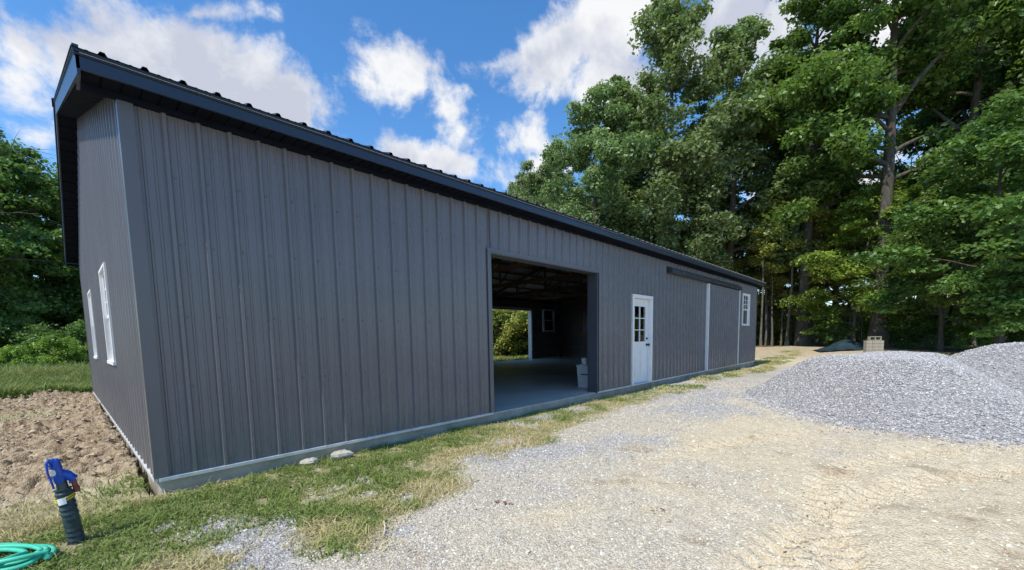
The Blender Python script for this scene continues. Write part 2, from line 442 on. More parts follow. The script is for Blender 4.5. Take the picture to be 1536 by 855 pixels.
SC.view_settings.view_transform = 'Standard'; SC.view_settings.look = 'None'; SC.view_settings.exposure = 0; SC.view_settings.gamma = 1

# ------------------------------------------------------------------ ground
GX = [-3, -1, .2, .72, 1.1, 1.66, 2.2, 3.5, 5.1, 7.8, 14, 20, 30]
GY = [-3.4, -2.5, -2.0, -2.15, -1.9, -1.9, -1.5, -1.35, -1.05, -.95, -1.0, -.9, -.4]
DX = [-1, 1.07, 1.78, 2.97, 4.94, 7.6, 12, 30]
DY = [-3.6, -3.05, -2.9, -2.8, -2.75, -2.9, -2.5, -2]
PATCH = [(.17, -1.15, .15), (.45, -1.45, .13), (1.15, -1.4, .10), (-.07, -.85, .08), (1.3, -1.7, .14), (3.15, -1.05, .2), (4.6, -.45, .2), (.95, -2.15, .18), (5.6, -.4, .22)]
def masks(x, y):
    x = np.asarray(x, float); y = np.asarray(y, float)
    e = (fbm(x, y, .9, 1)-.5)*1.1
    yg = np.interp(x, GX, GY); yd = np.interp(x, DX, DY)
    strip = sst(-.12, .22, y - yg + e*.8)*(y < .3)
    patchy = fbm(x, y, .7, 5, 5)
    far = sst(5, 12, x)
    gr = strip*(sst(.36, .56, patchy + (1-far)*.04 + .20*sst(-1.7, -.6, y)*sst(9, 4, x)))*(1 - far*.35)
    left = (x < 0)
    soilz = sst(.2, .9, y + e*1.2 + np.clip(x*.0, 0, 1))*sst(11.4, 10.4, y + e*2)*sst(-6, -4.5, x)
    soilz = np.where(left, soilz, 0)
    gl = np.where(left & (y > -3), 1-soilz, 0)*sst(.25, .45, patchy+.12)
    band = sst(1.2, .4, np.abs(y-6.4+e))*sst(-.35, -.9, x)*left
    gl = np.maximum(gl, band*.75); soilz = soilz*(1-band*.6)
    gr = np.where(left, gl*sst(-3.2, -2.4, y), gr)
    gr = np.where((x > 0) & (x < 19.05) & (y > 0) & (y < 9.9), 0, gr)
    back = sst(9.95, 11.2, y + e*.5)
    gr = np.maximum(gr, back*.9)
    for (px, py, pr) in PATCH:
        gr = gr*(1-.92*np.exp(-(((x-px)**2 + (y-py)**2)/pr**2)))
    # grassy verge past the building, fading to straw
    gv = sst(-.9, .2, y + e + .02*(x-20))*sst(18, 20, x)*sst(34, 26, x)*.45
    gr = np.maximum(gr, gv*sst(.4, .6, patchy))
    G = sst(-.35, .6, (y - yd) + e*1.8)*sst(.9, -.1, y)
    G = G*(.45 + .55*sst(.42, .66, fbm(x*.8, y, 1.1, 13)))
    G = np.maximum(G, .35*sst(.55, .7, fbm(x, y, 1.6, 9))*sst(12, 4, x))
    pp = sst(3.3, 2.0, np.hypot((x-10)*.8, y+4.6))
    G = np.maximum(G, pp)
    G = G*sst(-.35, .4, 0.9 - np.clip(gr, 0, 1)) * sst(22, 15, x)
    G = np.where(left & (y > -.8), 0, G)
    for (px, py, pr) in PATCH:
        G = np.maximum(G, .9*np.exp(-(((x-px)**2 + (y-py)**2)/pr**2)))
    berm = np.exp(-((x-29.5)/2.6)**2)*sst(-7, -2, y)*sst(9, 5, y)
    soil = np.maximum(soilz, .55*sst(22, 28, x)*sst(-10, -6, y))
    dpatch = sst(.66, .78, fbm(x, y, .45, 21))*.6*sst(12, 5, x)
    soil = np.maximum(soil, dpatch*(y < 0))
    lit = sst(29.5, 32, x + .35*np.clip(-y, 0, 30) + e*2)
    lit = np.maximum(lit, sst(19.5, 21, y + e))
    return gr, G, soil, lit, soilz, berm
def height(x, y):
    x = np.asarray(x, float); y = np.asarray(y, float)
    gr, G, soil, lit, soilz, berm = masks(x, y)
    inside = (x > -.05) & (x < 19.1) & (y > -.05) & (y < 9.95)
    h = -.135 + (fbm(x, y, 2.2, 31)-.5)*.07*sst(0, 6, np.hypot(x, y)+1)
    h = h + (fbm(x, y, .32, 33, 3)-.5)*.03
    cl = fbm(x, y, .17, 41, 4); h = h + soilz*((np.abs(cl-.5)*-.42+.07) + (fbm(x, y, .8, 43)-.42)*.30 + .06*sst(-1.6, -.3, x))
    dd = 1 - sst(-3.2, -2.2, y)
    rut = fbm(x*.35 + y*.2, y, .16, 51, 3)
    h = h + dd*((rut-.5)*.05 + (fbm(x, y, .09, 55, 2)-.5)*.022)*sst(14, 6, x)
    # shallow curved tyre tracks pressed in the dirt
    for (R, cx, cy) in ((6.2, 1.5, -10.2), (7.9, 1.5, -10.2), (3.4, 3.6, -7.5)):
        d = np.hypot(x-cx, y-cy)-R
        th = np.arctan2(y-cy, x-cx)*R
        h = h + np.exp(-(d/.13)**2)*(-.03 + .02*np.sign(np.sin(th*2*math.pi/.13 + np.abs(d)*14)))*dd*(x > 0)
    h = h + berm*.26*(.7+.6*fbm(x, y, 1.0, 61)) + .32*sst(24, 36, x)*sst(-16, -4, y)*sst(30, 12, y)
    h = h - .05*sst(10, 19, x)*sst(24, 20, x)*(y > -2)
    h = np.where(inside, -.4, h)
    hyp = np.hypot(x, y)
    return h + sst(60, 300, hyp)*1.0
def axis(dense, lo, hi, step, far):
    a = np.arange(lo, hi, step); g = step; up = [hi]; dn = [lo]
    while up[-1] < far: g *= 1.045; up.append(up[-1]+g)
    g = step
    while dn[-1] > -far: g *= 1.045; dn.append(dn[-1]-g)
    return np.array(dn[::-1][:-1] + list(a) + up)
ax = axis(0, -2.6, 10, .022, 900); ay = axis(0, -6.4, 3.2, .022, 900)
XX, YY = np.meshgrid(ax, ay, indexing='ij')
ZZ = height(XX, YY); gr, G, soil, lit, _, _ = masks(XX, YY)
nx, ny = XX.shape; I = np.arange(nx*ny).reshape(nx, ny)
F = np.stack([I[:-1, :-1], I[1:, :-1], I[1:, 1:], I[:-1, 1:]], -1).reshape(-1, 4)
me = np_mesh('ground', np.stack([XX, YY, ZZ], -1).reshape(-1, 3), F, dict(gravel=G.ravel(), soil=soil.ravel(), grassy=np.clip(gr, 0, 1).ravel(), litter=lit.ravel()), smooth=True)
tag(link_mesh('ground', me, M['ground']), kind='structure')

# ------------------------------------------------------------------ stones
OCT = np.array([(1,0,0),(0,1,0),(-1,0,0),(0,-1,0),(.1,0,1),(0,.1,-1)], float)
OF = np.array([(0,1,4),(1,2,4),(2,3,4),(3,0,4),(1,0,5),(2,1,5),(3,2,5),(0,3,5)])
def rocks(P, size, flat=.62, rng=RNG):
    n = len(P)
    V = OCT[None]*(.7+.6*rng.random((n, 6, 1))) + (rng.random((n, 6, 3))-.5)*.35
    V[..., 2] *= flat; V[..., 1] *= (.6 + .4*rng.random((n, 1)))
    a = rng.random(n)*2*math.pi; t = (rng.random(n)-.5)*1.3
    ca, sa, ct, st = np.cos(a), np.sin(a), np.cos(t), np.sin(t)
    x, y, z = V[..., 0], V[..., 1], V[..., 2]
    y, z = y*ct[:, None]-z*st[:, None], y*st[:, None]+z*ct[:, None]
    x, y = x*ca[:, None]-y*sa[:, None], x*sa[:, None]+y*ca[:, None]
    V = np.stack([x, y, z], -1)*size[:, None, None] + P[:, None, :]
    Fc = OF[None] + (np.arange(n)*6)[:, None, None]
    return V.reshape(-1, 3), Fc.reshape(-1, 3)
def scatter(n, x0, x1, y0, y1, prob, rng=RNG, bias=True):
    x = rng.uniform(x0, x1, n); y = rng.uniform(y0, y1, n)
    d = np.hypot(x-CAM[0], y-CAM[1])
    p = prob(x, y)*(np.clip((3.2/d)**1.6, 0, 1) if bias else 1)
    k = rng.random(n) < p
    return x[k], y[k], d[k]
x, y, d = scatter(900000, -1.6, 12, -6.6, 0, lambda x, y: (lambda m: np.clip((.05 + .95*m[1])*.95*(1-m[0]*.7)*sst(-4.4, -2.2, y + .8*fbm(x, y, .8, 3)) + .12*(1-m[0]), 0, 1))(masks(x, y)))
if len(x) > 150000: x, y, d = x[:150000], y[:150000], d[:150000]
mk = masks(x, y)
sz = (.0038 + .0085*RNG.random(len(x))**4)*(1 + .10*np.clip(d-2.5, 0, 8)) * (1 + .5*(RNG.random(len(x)) > .96))
V, Fc = rocks(np.stack([x, y, height(x, y)+sz*.15], -1), sz)
tone = np.repeat(RNG.random(len(x)), 6); warm = np.repeat(np.clip(1-mk[1] + (RNG.random(len(x))-.5)*.7, 0, 1), 6)
me = np_mesh('gravel', V, Fc, dict(tone=tone, warm=warm))
tag(link_mesh('driveway_gravel', me, M['stones']), 'loose grey and tan crushed stone spread over the driveway beside the barn', 'gravel', kind='stuff')
# soil clods by the end wall
n = 9000; x = RNG.uniform(-2.4, -.02, n); y = RNG.uniform(.0, 10.6, n); k = RNG.random(n) < masks(x, y)[4]*.9; x, y = x[k], y[k]
d = np.hypot(x-CAM[0], y-CAM[1]); sz = .006 + .036*RNG.random(len(x))**3
V, Fc = rocks(np.stack([x, y, height(x, y)+sz*.2], -1), sz, .75)
tag(link_mesh('soil_clods', np_mesh('soil_clods', V, Fc, smooth=False), M['soilclod']), 'crumbled brown soil clods beside the end wall of the barn', 'soil', kind='stuff')

# ------------------------------------------------------------------ grass
def blades(x, y, hgt, tone, lean=.5, wid=.0035, rng=RNG, z=None):
    n = len(x); a = rng.random(n)*2*math.pi; ln = hgt*lean*(.3+rng.random(n)*1.2); b = rng.random(n)*2*math.pi
    z = height(x, y)-.005 if z is None else z
    w = wid*(.6+.8*rng.random(n)); dx, dy = np.cos(a)*w, np.sin(a)*w; lx, ly = np.cos(b)*ln, np.sin(b)*ln
    c = np.stack([x, y, z], -1)
    def P(ox, oy, oz): return c + np.stack([ox, oy, oz], -1)
    h1 = hgt*.6; h2 = np.maximum(hgt*.25, hgt*(1-.35*lean*rng.random(n)))
    V = np.stack([P(-dx, -dy, h1*0), P(dx, dy, h1*0), P(dx*.8+lx*.3, dy*.8+ly*.3, h1), P(-dx*.8+lx*.3, -dy*.8+ly*.3, h1), P(lx+dx*.15, ly+dy*.15, h2), P(lx-dx*.15, ly-dy*.15, h2)], 1)
    Fq = np.array([(0, 1, 2, 3), (3, 2, 4, 5)])[None] + (np.arange(n)*6)[:, None, None]
    return V.reshape(-1, 3), Fq.reshape(-1, 4), np.repeat(tone, 6), np.tile([0, 0, .5, .5, 1, 1], n)
def grass_obj(name, x, y, hgt, tone, lean, wid, label):
    V, Fq, t, tip = blades(x, y, hgt, tone, lean, wid)
    me = np_mesh(name, V, Fq, dict(tone=t, tip=tip))
    tag(link_mesh(name, me, M['grass']), label, 'grass', kind='stuff')
def gtone(x, y, add=0):
    s = sst(.46, .72, fbm(x, y, .55, 71) + add)
    return np.clip(s*.75 + (RNG.random(len(x))-.3)*.5, 0, 1)
x, y, d = scatter(380000, -1.6, 9, -3.4, -.02, lambda x, y: masks(x, y)[0]*sst(.3, .6, fbm(x, y, .13, 77)+.12), bias=True)
edge = sst(.9, .2, y - np.interp(x, GX, GY))
hg = (.012 + .065*fbm(x, y, .35, 81)**1.3)*(.4+RNG.random(len(x))+.9*(RNG.random(len(x)) > .96))
grass_obj('verge_grass', x, y, hg, gtone(x, y, edge*.12 + .03), 1.0, .0028*(1+.12*d.mean()), 'patchy short grass and straw along the foot of the long barn wall')
x, y, d = scatter(60000, 9, 28, -2.4, .6, lambda x, y: masks(x, y)[0]*((x > 19.1) | (y < 0)), bias=False)
grass_obj('far_verge_grass', x, y, .03+.05*RNG.random(len(x)), gtone(x, y, .1), 1.0, .009, 'thin grass at the far end of the long barn wall')
x, y, d = scatter(120000, -2.6, -.02, -.3, 10.4, lambda x, y: masks(x, y)[0]*.8*sst(.35, .55, fbm(x, y, .3, 78)), bias=True)
grass_obj('yard_grass', x, y, (.03+.06*RNG.random(len(x))), gtone(x, y, .05), .9, .004, 'thin green grass patches in the bare soil left of the barn')
n = 150000; x = RNG.uniform(-9, 2, n); y = 10.2 + 11*RNG.random(n)**1.5; k = RNG.random(n) < masks(x, y)[0]; x, y = x[k], y[k]
grass_obj('meadow_grass', x, y, (.12+.3*fbm(x, y, 1.2, 91)*(1+sst(11, 16, y)))*(.6+.7*RNG.random(len(x))), np.clip(gtone(x, y, -.12)*.8, 0, 1), .55, .012, 'tall green grass below the trees behind the left end of the barn')
n = 50000; x = RNG.uniform(10, 27, n); y = 10 + 10*RNG.random(n)**1.3
grass_obj('rear_grass', x, y, (.1+.25*RNG.random(len(x))), gtone(x, y, -.1), .5, .014, 'green grass outside the rear door opening of the barn')

# ------------------------------------------------------------------ barn
L, Wd, PIT = 19.045, 9.9, .2286
XR, XL, OE, HR, SL = -.243, 19.36, .25, 3.161, .305
def roofz(y): return HR + SL*(min(y, Wd-y) + OE)
barn = empty('metal_barn', (0, 0, 0))
tag(barn, 'long dark grey ribbed metal pole barn with navy roof and open doorway', 'barn')
def profile(s0, s1, phase, H=.028, minor=.006, flat=False):
    pts = [(s0, 0.0)]; k = math.floor((s0-phase)/PIT)-1
    while phase + k*PIT < s1 + PIT:
        c = phase + k*PIT
        for ds, h in ((-.026, 0), (-.012, H), (.012, H), (.026, 0)): pts.append((c+ds, h))
        for mc in (PIT/3+.004, 2*PIT/3-.004):
            for ds, h in ((-.012, 0), (-.006, minor), (.006, minor), (.012, 0)): pts.append((c+mc+ds, h))
        k += 1
    pts = sorted(p for p in pts if s0 <= p[0] <= s1)
    if pts[0][0] > s0: pts.insert(0, (s0, 0.0))
    if pts[0][0] == s0: pts[0] = (s0, pts[min(1, len(pts)-1)][1] if False else 0.0)
    pts.append((s1, 0.0))
    return pts
def ribsheet(mb, s0, s1, phase, lo, hi, mapf, H=.028, minor=.006):
    P = profile(s0, s1, phase, H, minor); n0 = len(mb.v)
    lof = lo if callable(lo) else (lambda s: lo); hif = hi if callable(hi) else (lambda s: hi)
    for s, h in P:
        mb.v.append(tuple(map(float, mapf(s, h, lof(s))))); mb.v.append(tuple(map(float, mapf(s, h, hif(s)))))
    for i in range(len(P)-1):
        a = n0 + 2*i; mb.f.append((a, a+2, a+3, a+1))
def screws(mb, mapf, ss, zs):
    for s in ss:
        for z in zs:
            c = [mapf(s + r*math.cos(t), h, z + r*math.sin(t)) for r, h in ((.0105, .0), (.0085, .007)) for t in [i*math.pi/3 for i in range(6)]]
            n0 = len(mb.v); mb.v += [tuple(map(float, p)) for p in c]
            for i in range(6): mb.f.append((n0+i, n0+(i+1) % 6, n0+6+(i+1) % 6, n0+6+i))
            mb.f.append(tuple(n0+6+i for i in range(6)))
front = lambda s, h, z: (s, -h, z)
PH = .248
OP0, OP1, OPH = 3.91, 6.85, 2.372
DR0, DR1, DRH = 8.31, 9.33, 2.05
mb = MB()
ribsheet(mb, 0, OP0, PH, 0, 2.99, front); ribsheet(mb, OP0, OP1, PH, OPH, 2.99, front)
ribsheet(mb, OP1, DR0, PH, 0, 2.99, front); ribsheet(mb, DR0, DR1, PH, DRH, 2.99, front)
ribsheet(mb, DR1, 17.0, PH, 0, 2.99, front); ribsheet(mb, 17, 18, PH, 0, 1.45, front); ribsheet(mb, 17, 18, PH, 2.62, 2.99, front)
ribsheet(mb, 18, L, PH, 0, 2.99, front)
zs = [.06, .75, 1.35, 1.95, 2.5]
ss = [PH + .045 + k*PIT for k in range(-1, 82)]
screws(mb, front, [s for s in ss if 0.02 < s < OP0-.02], zs); screws(mb, front, [s for s in ss if OP0 < s < OP1], [2.5, 2.9])
screws(mb, front, [s for s in ss if OP1+.03 < s < DR0-.1], zs); screws(mb, front, [s for s in ss if DR1+.1 < s < 13], zs)
mb.build('wall', M['siding'], barn, fix=False)
endm = lambda s, h, z: (-h, s, z)
top = lambda y: roofz(y)-.15
mb = MB(); EW = [(2.62, 3.62), (6.18, 7.18)]; EZ0, EZ1 = .88, 2.12
cur = 0
for a, b in EW + [(Wd, Wd)]:
    if a > Wd/2 > cur:
        ribsheet(mb, cur, Wd/2, .2, 0, top, endm); ribsheet(mb, Wd/2, a, .2, 0, top, endm)
    else: ribsheet(mb, cur, a, .2, 0, top, endm)
    if b > a:
        ribsheet(mb, a, b, .2, 0, EZ0, endm); ribsheet(mb, a, b, .2, EZ1, top, endm)
    cur = b
screws(mb, endm, [.245 + k*PIT for k in range(42) if not any(a-.05 < .245+k*PIT < b+.05 for a, b in EW)], [.06, .75, 1.35, 1.95, 2.5])
mb.build('wall', M['siding'], barn, fix=False)
mb = MB(); farm = lambda s, h, z: (L+h, s, z)
ribsheet(mb, 0, Wd/2, .2, 0, top, farm); ribsheet(mb, Wd/2, Wd, .2, 0, top, farm); mb.build('wall', M['siding'], barn, fix=False)
mb = MB(); backm = lambda s, h, z: (s, Wd+h, z); BO0, BO1, BOH = 13.15, 16.28, 2.5
for a, b, lo in ((0, BO0, 0), (BO0, BO1, BOH), (BO1, 17.45, 0), (18.45, L, 0)): ribsheet(mb, a, b, PH, lo, 2.99, backm)
ribsheet(mb, 17.45, 18.45, PH, 0, 1.45, backm); ribsheet(mb, 17.45, 18.45, PH, 2.62, 2.99, backm)
mb.build('wall', M['siding'], barn, fix=False)

# foundation slab, base trim, corner trim
mb = MB(); mb.box((.004, .004, -.6), (L-.004, Wd-.004, -.022), .012); mb.build('foundation', M['concrete'], barn)
mb = MB(); mb.box((.06, .012, -.024), (L-.1, Wd-.06, -.012)); mb.build('floor', M['slab'], barn)
for a, b in ((.0, OP0), (OP1, DR0-.01), (DR1+.01, L)): MB().box((a, -.034, -.026), (b, -.001, .0055), .002).build('base_trim', M['galv'], barn)
MB().box((-.034, -.001, -.026), (-.001, Wd, .0055), .002).build('base_trim', M['galv'], barn)
MB().box((L+.001, 0, -.026), (L+.034, Wd, .0055), .002).build('base_trim', M['galv'], barn)
def corner(mb, x, sx, y, sy, z1):
    # two flanges with a small hemmed edge each
    a, b, t = .062, .0325, .002
    def bx(x0, x1, y0, y1, zt): mb.box((min(x0, x1), min(y0, y1), .006), (max(x0, x1), max(y0, y1), zt))
    bx(x - sx*b, x + sx*a, y - sy*b, y - sy*(b-t), z1); bx(x - sx*b, x - sx*(b-t), y - sy*(b-.004), y + sy*a, z1)
    bx(x + sx*(a-t), x + sx*a, y - sy*(b-.003), y, z1); bx(x - sx*(b-.003), x, y + sy*(a-t), y + sy*a, z1)
for x, sx, y, sy in ((0, 1, 0, 1), (L, -1, 0, 1), (0, 1, Wd, -1), (L, -1, Wd, -1)):
    mb = MB(); corner(mb, x, sx, y, sy, 2.985); mb.build('corner_trim', M['siding_trim'], barn)

# roof ---------------------------------------------------------------------
mb = MB(); YR = Wd/2
for side in (0, 1):
    def rm(s, h, q, side=side):
        y = q if side == 0 else Wd-q
        return (s, y, HR + SL*(q+OE) + h)
    ribsheet(mb, XR-.02, XL+.02, .123, -OE-.02, YR, rm, .024, .003)
mb.build('roof', M['roof'], barn, fix=False)
mb = MB()
for side in (0, 1):
    q0, q1 = -OE-.012, YR
    y0, y1 = (q0, q1) if side == 0 else (Wd-q0, Wd-q1)
    mb.hexa([(XR+.02, y0, HR+SL*(q0+OE)-.03), (XL-.02, y0, HR+SL*(q0+OE)-.03), (XL-.02, y1, HR+SL*(q1+OE)-.03), (XR+.02, y1, HR+SL*(q1+OE)-.03),
             (XR+.02, y0, HR+SL*(q0+OE)-.006), (XL-.02, y0, HR+SL*(q0+OE)-.006), (XL-.02, y1, HR+SL*(q1+OE)-.006), (XR+.02, y1, HR+SL*(q1+OE)-.006)])
mb.build('roof_underside', M['white_metal'], barn)
mb = MB()
zt = roofz(YR)
mb.add([(XR-.03, YR-.16, zt-.16*SL+.03), (XR-.03, YR, zt+.055), (XR-.03, YR+.16, zt-.16*SL+.03), (XL+.03, YR-.16, zt-.16*SL+.03), (XL+.03, YR, zt+.055), (XL+.03, YR+.16, zt-.16*SL+.03)], [(0, 3, 4, 1), (1, 4, 5, 2)])
mb.build('ridge_cap', M['roof'], barn, fix=False)
# eave fascia, in overlapping lengths, with a drip edge lip above
for yy, sg in ((-OE, -1), (Wd+OE, 1)):
    mb = MB(); k = 0; x = XR
    while x < XL:
        x2 = min(XL, x+3.15); o = .0015*(k % 2)
        ya, yb = yy + sg*(-.02), yy + sg*o
        mb.box((x, min(ya, yb), 3.028), (x2, max(ya, yb), 3.128)); x = x2; k += 1
    mb.build('fascia', M['fascia'], barn)
    mb = MB(); mb.box((XR-.008, min(yy-sg*.02, yy+sg*.016), 3.131), (XL+.008, max(yy-sg*.02, yy+sg*.016), 3.15))
    mb.box((XR-.008, min(yy-sg*.02, yy+sg*.008), 3.112), (XL+.008, max(yy-sg*.02, yy+sg*.008), 3.1305)); mb.build('drip_edge', M['roof'], barn)
    # soffit panels
    mb = MB(); x = XR+.02
    ya, yb = sorted((yy - sg*.021, yy - sg*(OE-.03)))
    while x < XL-.02:
        mb.box((x, ya, 3.034), (min(x+.098, XL-.02), yb, 3.046)); mb.box((x+.098, ya, 3.042), (min(x+.112, XL-.02), yb, 3.048)); x += .112
    ya, yb = sorted((yy - sg*(OE-.033), yy - sg*(OE-.002))); mb.box((XR+.02, ya, 2.986), (XL-.02, yb, 3.033))
    mb.build('soffit', M['soffit'], barn)
# rake fascia and rake soffit
for xx, sg in ((XR, -1), (XL, 1)):
    for side in (0, 1):
        Y = (lambda q: q) if side == 0 else (lambda q: Wd-q)
        mb = MB(); q0, q1 = -OE, YR
        xa, xb = sorted((xx, xx - sg*.018))
        def zz(q): return HR + SL*(q+OE)
        lo0 = -.17
        mb.hexa([(xa, Y(q0), zz(q0)+lo0), (xb, Y(q0), zz(q0)+lo0), (xb, Y(q1), zz(q1)-.17), (xa, Y(q1), zz(q1)-.17), (xa, Y(q0), zz(q0)-.012), (xb, Y(q0), zz(q0)-.012), (xb, Y(q1), zz(q1)-.012), (xa, Y(q1), zz(q1)-.012)])
        xa, xb = sorted((xx + sg*.012, xx - sg*.02))
        mb.hexa([(xa, Y(q0), zz(q0)-.0115), (xb, Y(q0), zz(q0)-.0115), (xb, Y(q1), zz(q1)-.0115), (xa, Y(q1), zz(q1)-.0115), (xa, Y(q0), zz(q0)+.022), (xb, Y(q0), zz(q0)+.022), (xb, Y(q1), zz(q1)+.022), (xa, Y(q1), zz(q1)+.022)])
        mb.build('rake_fascia', M['fascia'], barn)
        mb = MB(); q = .0
        xa, xb = sorted((xx - sg*.02, (0 if xx < 0 else L)))
        xb2 = xb
        while q < YR-.01:
            for (qa, qb, dz) in ((q, min(q+.27, YR), -.165), (q+.27, min(q+.295, YR), -.150)):
                if qb <= qa: continue
                mb.hexa([(xa, Y(qa), zz(qa)+dz), (xb, Y(qa), zz(qa)+dz), (xb, Y(qb), zz(qb)+dz), (xa, Y(qb), zz(qb)+dz), (xa, Y(qa), zz(qa)+dz+.01), (xb, Y(qa), zz(qa)+dz+.01), (xb, Y(qb), zz(qb)+dz+.01), (xa, Y(qb), zz(qb)+dz+.01)])
            q += .295
        mb.build('soffit', M['soffit'], barn)
        # closed eave return at the corner
        mb = MB(); xa, xb = sorted((xx - sg*.019, (-.002 if xx < 0 else L+.002)))
        ya, yb = sorted((Y(-.002), Y(-.014)))
        mb.box((xa, ya, 3.0125), (xb, yb, zz(0)-.18)) if zz(0)-.18 > 3.02 else None
        xa2, xb2 = sorted((xx - sg*.0005, xx - sg*.0175)); ya, yb = sorted((Y(-OE+.001), Y(0.02)))
        mb.box((xa2, ya, 2.988), (xb2, yb, zz(-OE)-.172+.002))
        mb.build('eave_return', M['fascia'], barn)

# trusses, purlins and posts inside
for i in range(8):
    x = .1 + i*2.69
    mb = MB(); t = .019
    mb.box((x-t, .2, 3.0), (x+t, Wd-.2, 3.14))
    for side in (0, 1):
        Y = (lambda q: q) if side == 0 else (lambda q: Wd-q)
        mb.hexa([(x-t, Y(.05), roofz(.05)-.22), (x+t, Y(.05), roofz(.05)-.22), (x+t, Y(YR-.001), roofz(YR)-.22), (x-t, Y(YR-.001), roofz(YR)-.22), (x-t, Y(.05), roofz(.05)-.085), (x+t, Y(.05), roofz(.05)-.085), (x+t, Y(YR-.001), roofz(YR)-.085), (x-t, Y(YR-.001), roofz(YR)-.085)])
        for (ya, yb) in ((1.7, 1.7), (1.7, 3.3), (3.3, 3.3), (3.3, 4.9)):
            za, zb = 3.14, roofz(yb)-.22
            mb.hexa([(x-t, Y(ya)-.04, za), (x+t, Y(ya)-.04, za), (x+t, Y(ya)+.04, za), (x-t, Y(ya)+.04, za), (x-t, Y(yb)-.04, zb), (x+t, Y(yb)-.04, zb), (x+t, Y(yb)+.04, zb), (x-t, Y(yb)+.04, zb)])
    mb.build('truss', M['lumber'], barn)
for side in (0, 1):
    Y = (lambda q: q) if side == 0 else (lambda q: Wd-q)
    for q in np.arange(.3, YR, .6):
        z = roofz(q)-.032
        mb = MB(); ya, yb = sorted((Y(q), Y(q+.09))); mb.box((.02, ya, z-.05), (L-.02, yb, z)); mb.build('purlin', M['lumber'], barn)
mb = MB(); posts = []
for yy in (.06, Wd-.2):
    for i in range(8):
        x = .06 + i*2.69
        a, b = (OP0, OP1) if yy < 1 else (BO0, BO1)
        if a-.14 < x < b or (yy < 1 and DR0-.14 < x < DR1): continue
        MB().box((x, yy, -.012), (x+.14, yy+.14, 3.0)).build('post', M['lumber'], barn)
for z in (.45, 1.15, 2.7):
    for yy, segs in ((.021, ((.02, OP0-.05), (OP1+.05, DR0-.05), (DR1+.05, 16.9))), (Wd-.058, ((.02, BO0-.03), (BO1+.03, 17.4)))):
        for a, b in segs: MB().box((a, yy, z), (b, yy+.036, z+.13)).build('girt', M['lumber'], barn)
    MB().box((L-.058, .25, z), (L-.021, Wd-.25, z+.13)).build('girt', M['lumber'], barn)
    for a, b in ((.25, 2.55), (3.7, 6.1), (7.25, Wd-.25)): MB().box((.021, a, z), (.058, b, z+.13)).build('girt', M['lumber'], barn)

# opening jambs
mb = MB(); dpt = .2
mb.box((OP1-.014, -.028, -.02), (OP1+.06, -.021, OPH)); mb.box((OP1-.014, -.0205, -.02), (OP1-.002, dpt, OPH+.02))
mb.build('jamb', M['jamb'], barn)
mb = MB(); mb.box((OP0-.06, -.028, -.02), (OP0+.014, -.021, OPH)); mb.box((OP0+.002, -.0205, -.02), (OP0+.014, dpt, OPH+.02))
mb.build('jamb', M['siding_trim'], barn)
mb = MB(); mb.box((OP0-.06, -.03, OPH+.002), (OP1+.06, -.0215, OPH+.06)); mb.box((OP0+.015, -.02, OPH-.012), (OP1-.015, dpt, OPH+.002)); mb.build('header_trim', M['siding_trim'], barn)
mb = MB()
mb.box((BO0-.06, Wd-.2, -.02), (BO0, Wd+.03, BOH)); mb.box((BO1, Wd-.2, -.02), (BO1+.1, Wd+.03, BOH)); mb.box((BO0-.06, Wd-.2, BOH+.001), (BO1+.1, Wd+.03, BOH+.14)); mb.build('rear_door_frame', M['galv'], barn)

# windows ------------------------------------------------------------------
def window(mapf, s0, s1, z0, z1, flip=1):
    """mapf(s, out, z): frame ring is the part, sashes, muntins and panes are its sub-parts."""
    def bx(mb, a0, a1, o0, o1, b0, b1):
        p = [mapf(a0, o0, b0), mapf(a1, o0, b0), mapf(a1, o1, b0), mapf(a0, o1, b0), mapf(a0, o0, b1), mapf(a1, o0, b1), mapf(a1, o1, b1), mapf(a0, o1, b1)]
        mb.hexa(p)
    F = .055
    mb = MB()
    for (a0, a1, b0, b1) in ((s0-.02, s0+F, z0, z1), (s1-F, s1+.02, z0, z1)): bx(mb, a0, a1, -.06, .04, b0, b1)
    bx(mb, s0-.02, s1+.02, -.06, .041, z1+.0005, z1+F*.6); bx(mb, s0-.03, s1+.03, -.06, .05, z0-.04, z0-.0005)
    fr = mb.build('window', M['white'], barn)
    zm = (z0+z1)/2
    mb = MB(); q = .035
    for (lo, hi, o) in ((z0, zm+.015, -.03), (zm-.015, z1, -.005)):
        bx(mb, s0+F, s0+F+q, o-.02, o+.012, lo, hi); bx(mb, s1-F-q, s1-F, o-.02, o+.012, lo, hi)
        bx(mb, s0+F+q, s1-F-q, o-.02, o+.0115, lo, lo+q); bx(mb, s0+F+q, s1-F-q, o-.02, o+.0115, hi-q, hi)
    mb.build('sash', M['white'], fr)
    mb = MB(); a, b = s0+F+q, s1-F-q; lo, hi = zm+.02, z1-q
    bx(mb, (a+b)/2-.008, (a+b)/2+.008, -.012, .0, lo, hi)
    for k in (1, 2): bx(mb, a, b, -.011, -.001, lo+(hi-lo)*k/3-.008, lo+(hi-lo)*k/3+.008)
    mb.build('muntin', M['white'], fr)
    mb = MB(); bx(mb, a, b, -.018, -.014, lo, hi); mb.build('pane', M['glass'], fr)
    mb = MB(); bx(mb, a, b, -.044, -.04, z0+q, zm-.02); mb.build('pane', M['glass'], fr)
    mb = MB(); bx(mb, a, b, -.034, -.0325, z0+q, zm-.02); mb.build('insect_screen', M['glass_dark'], fr)
    return fr
window(lambda s, h, z: (s, -h, z), 17.03, 17.97, 1.47, 2.6)
window(lambda s, h, z: (s, Wd+h, z), 17.48, 18.42, 1.47, 2.6)
for a, b in EW: window(lambda s, h, z: (-h, s, z), a+.02, b-.02, EZ0+.03, EZ1-.03)

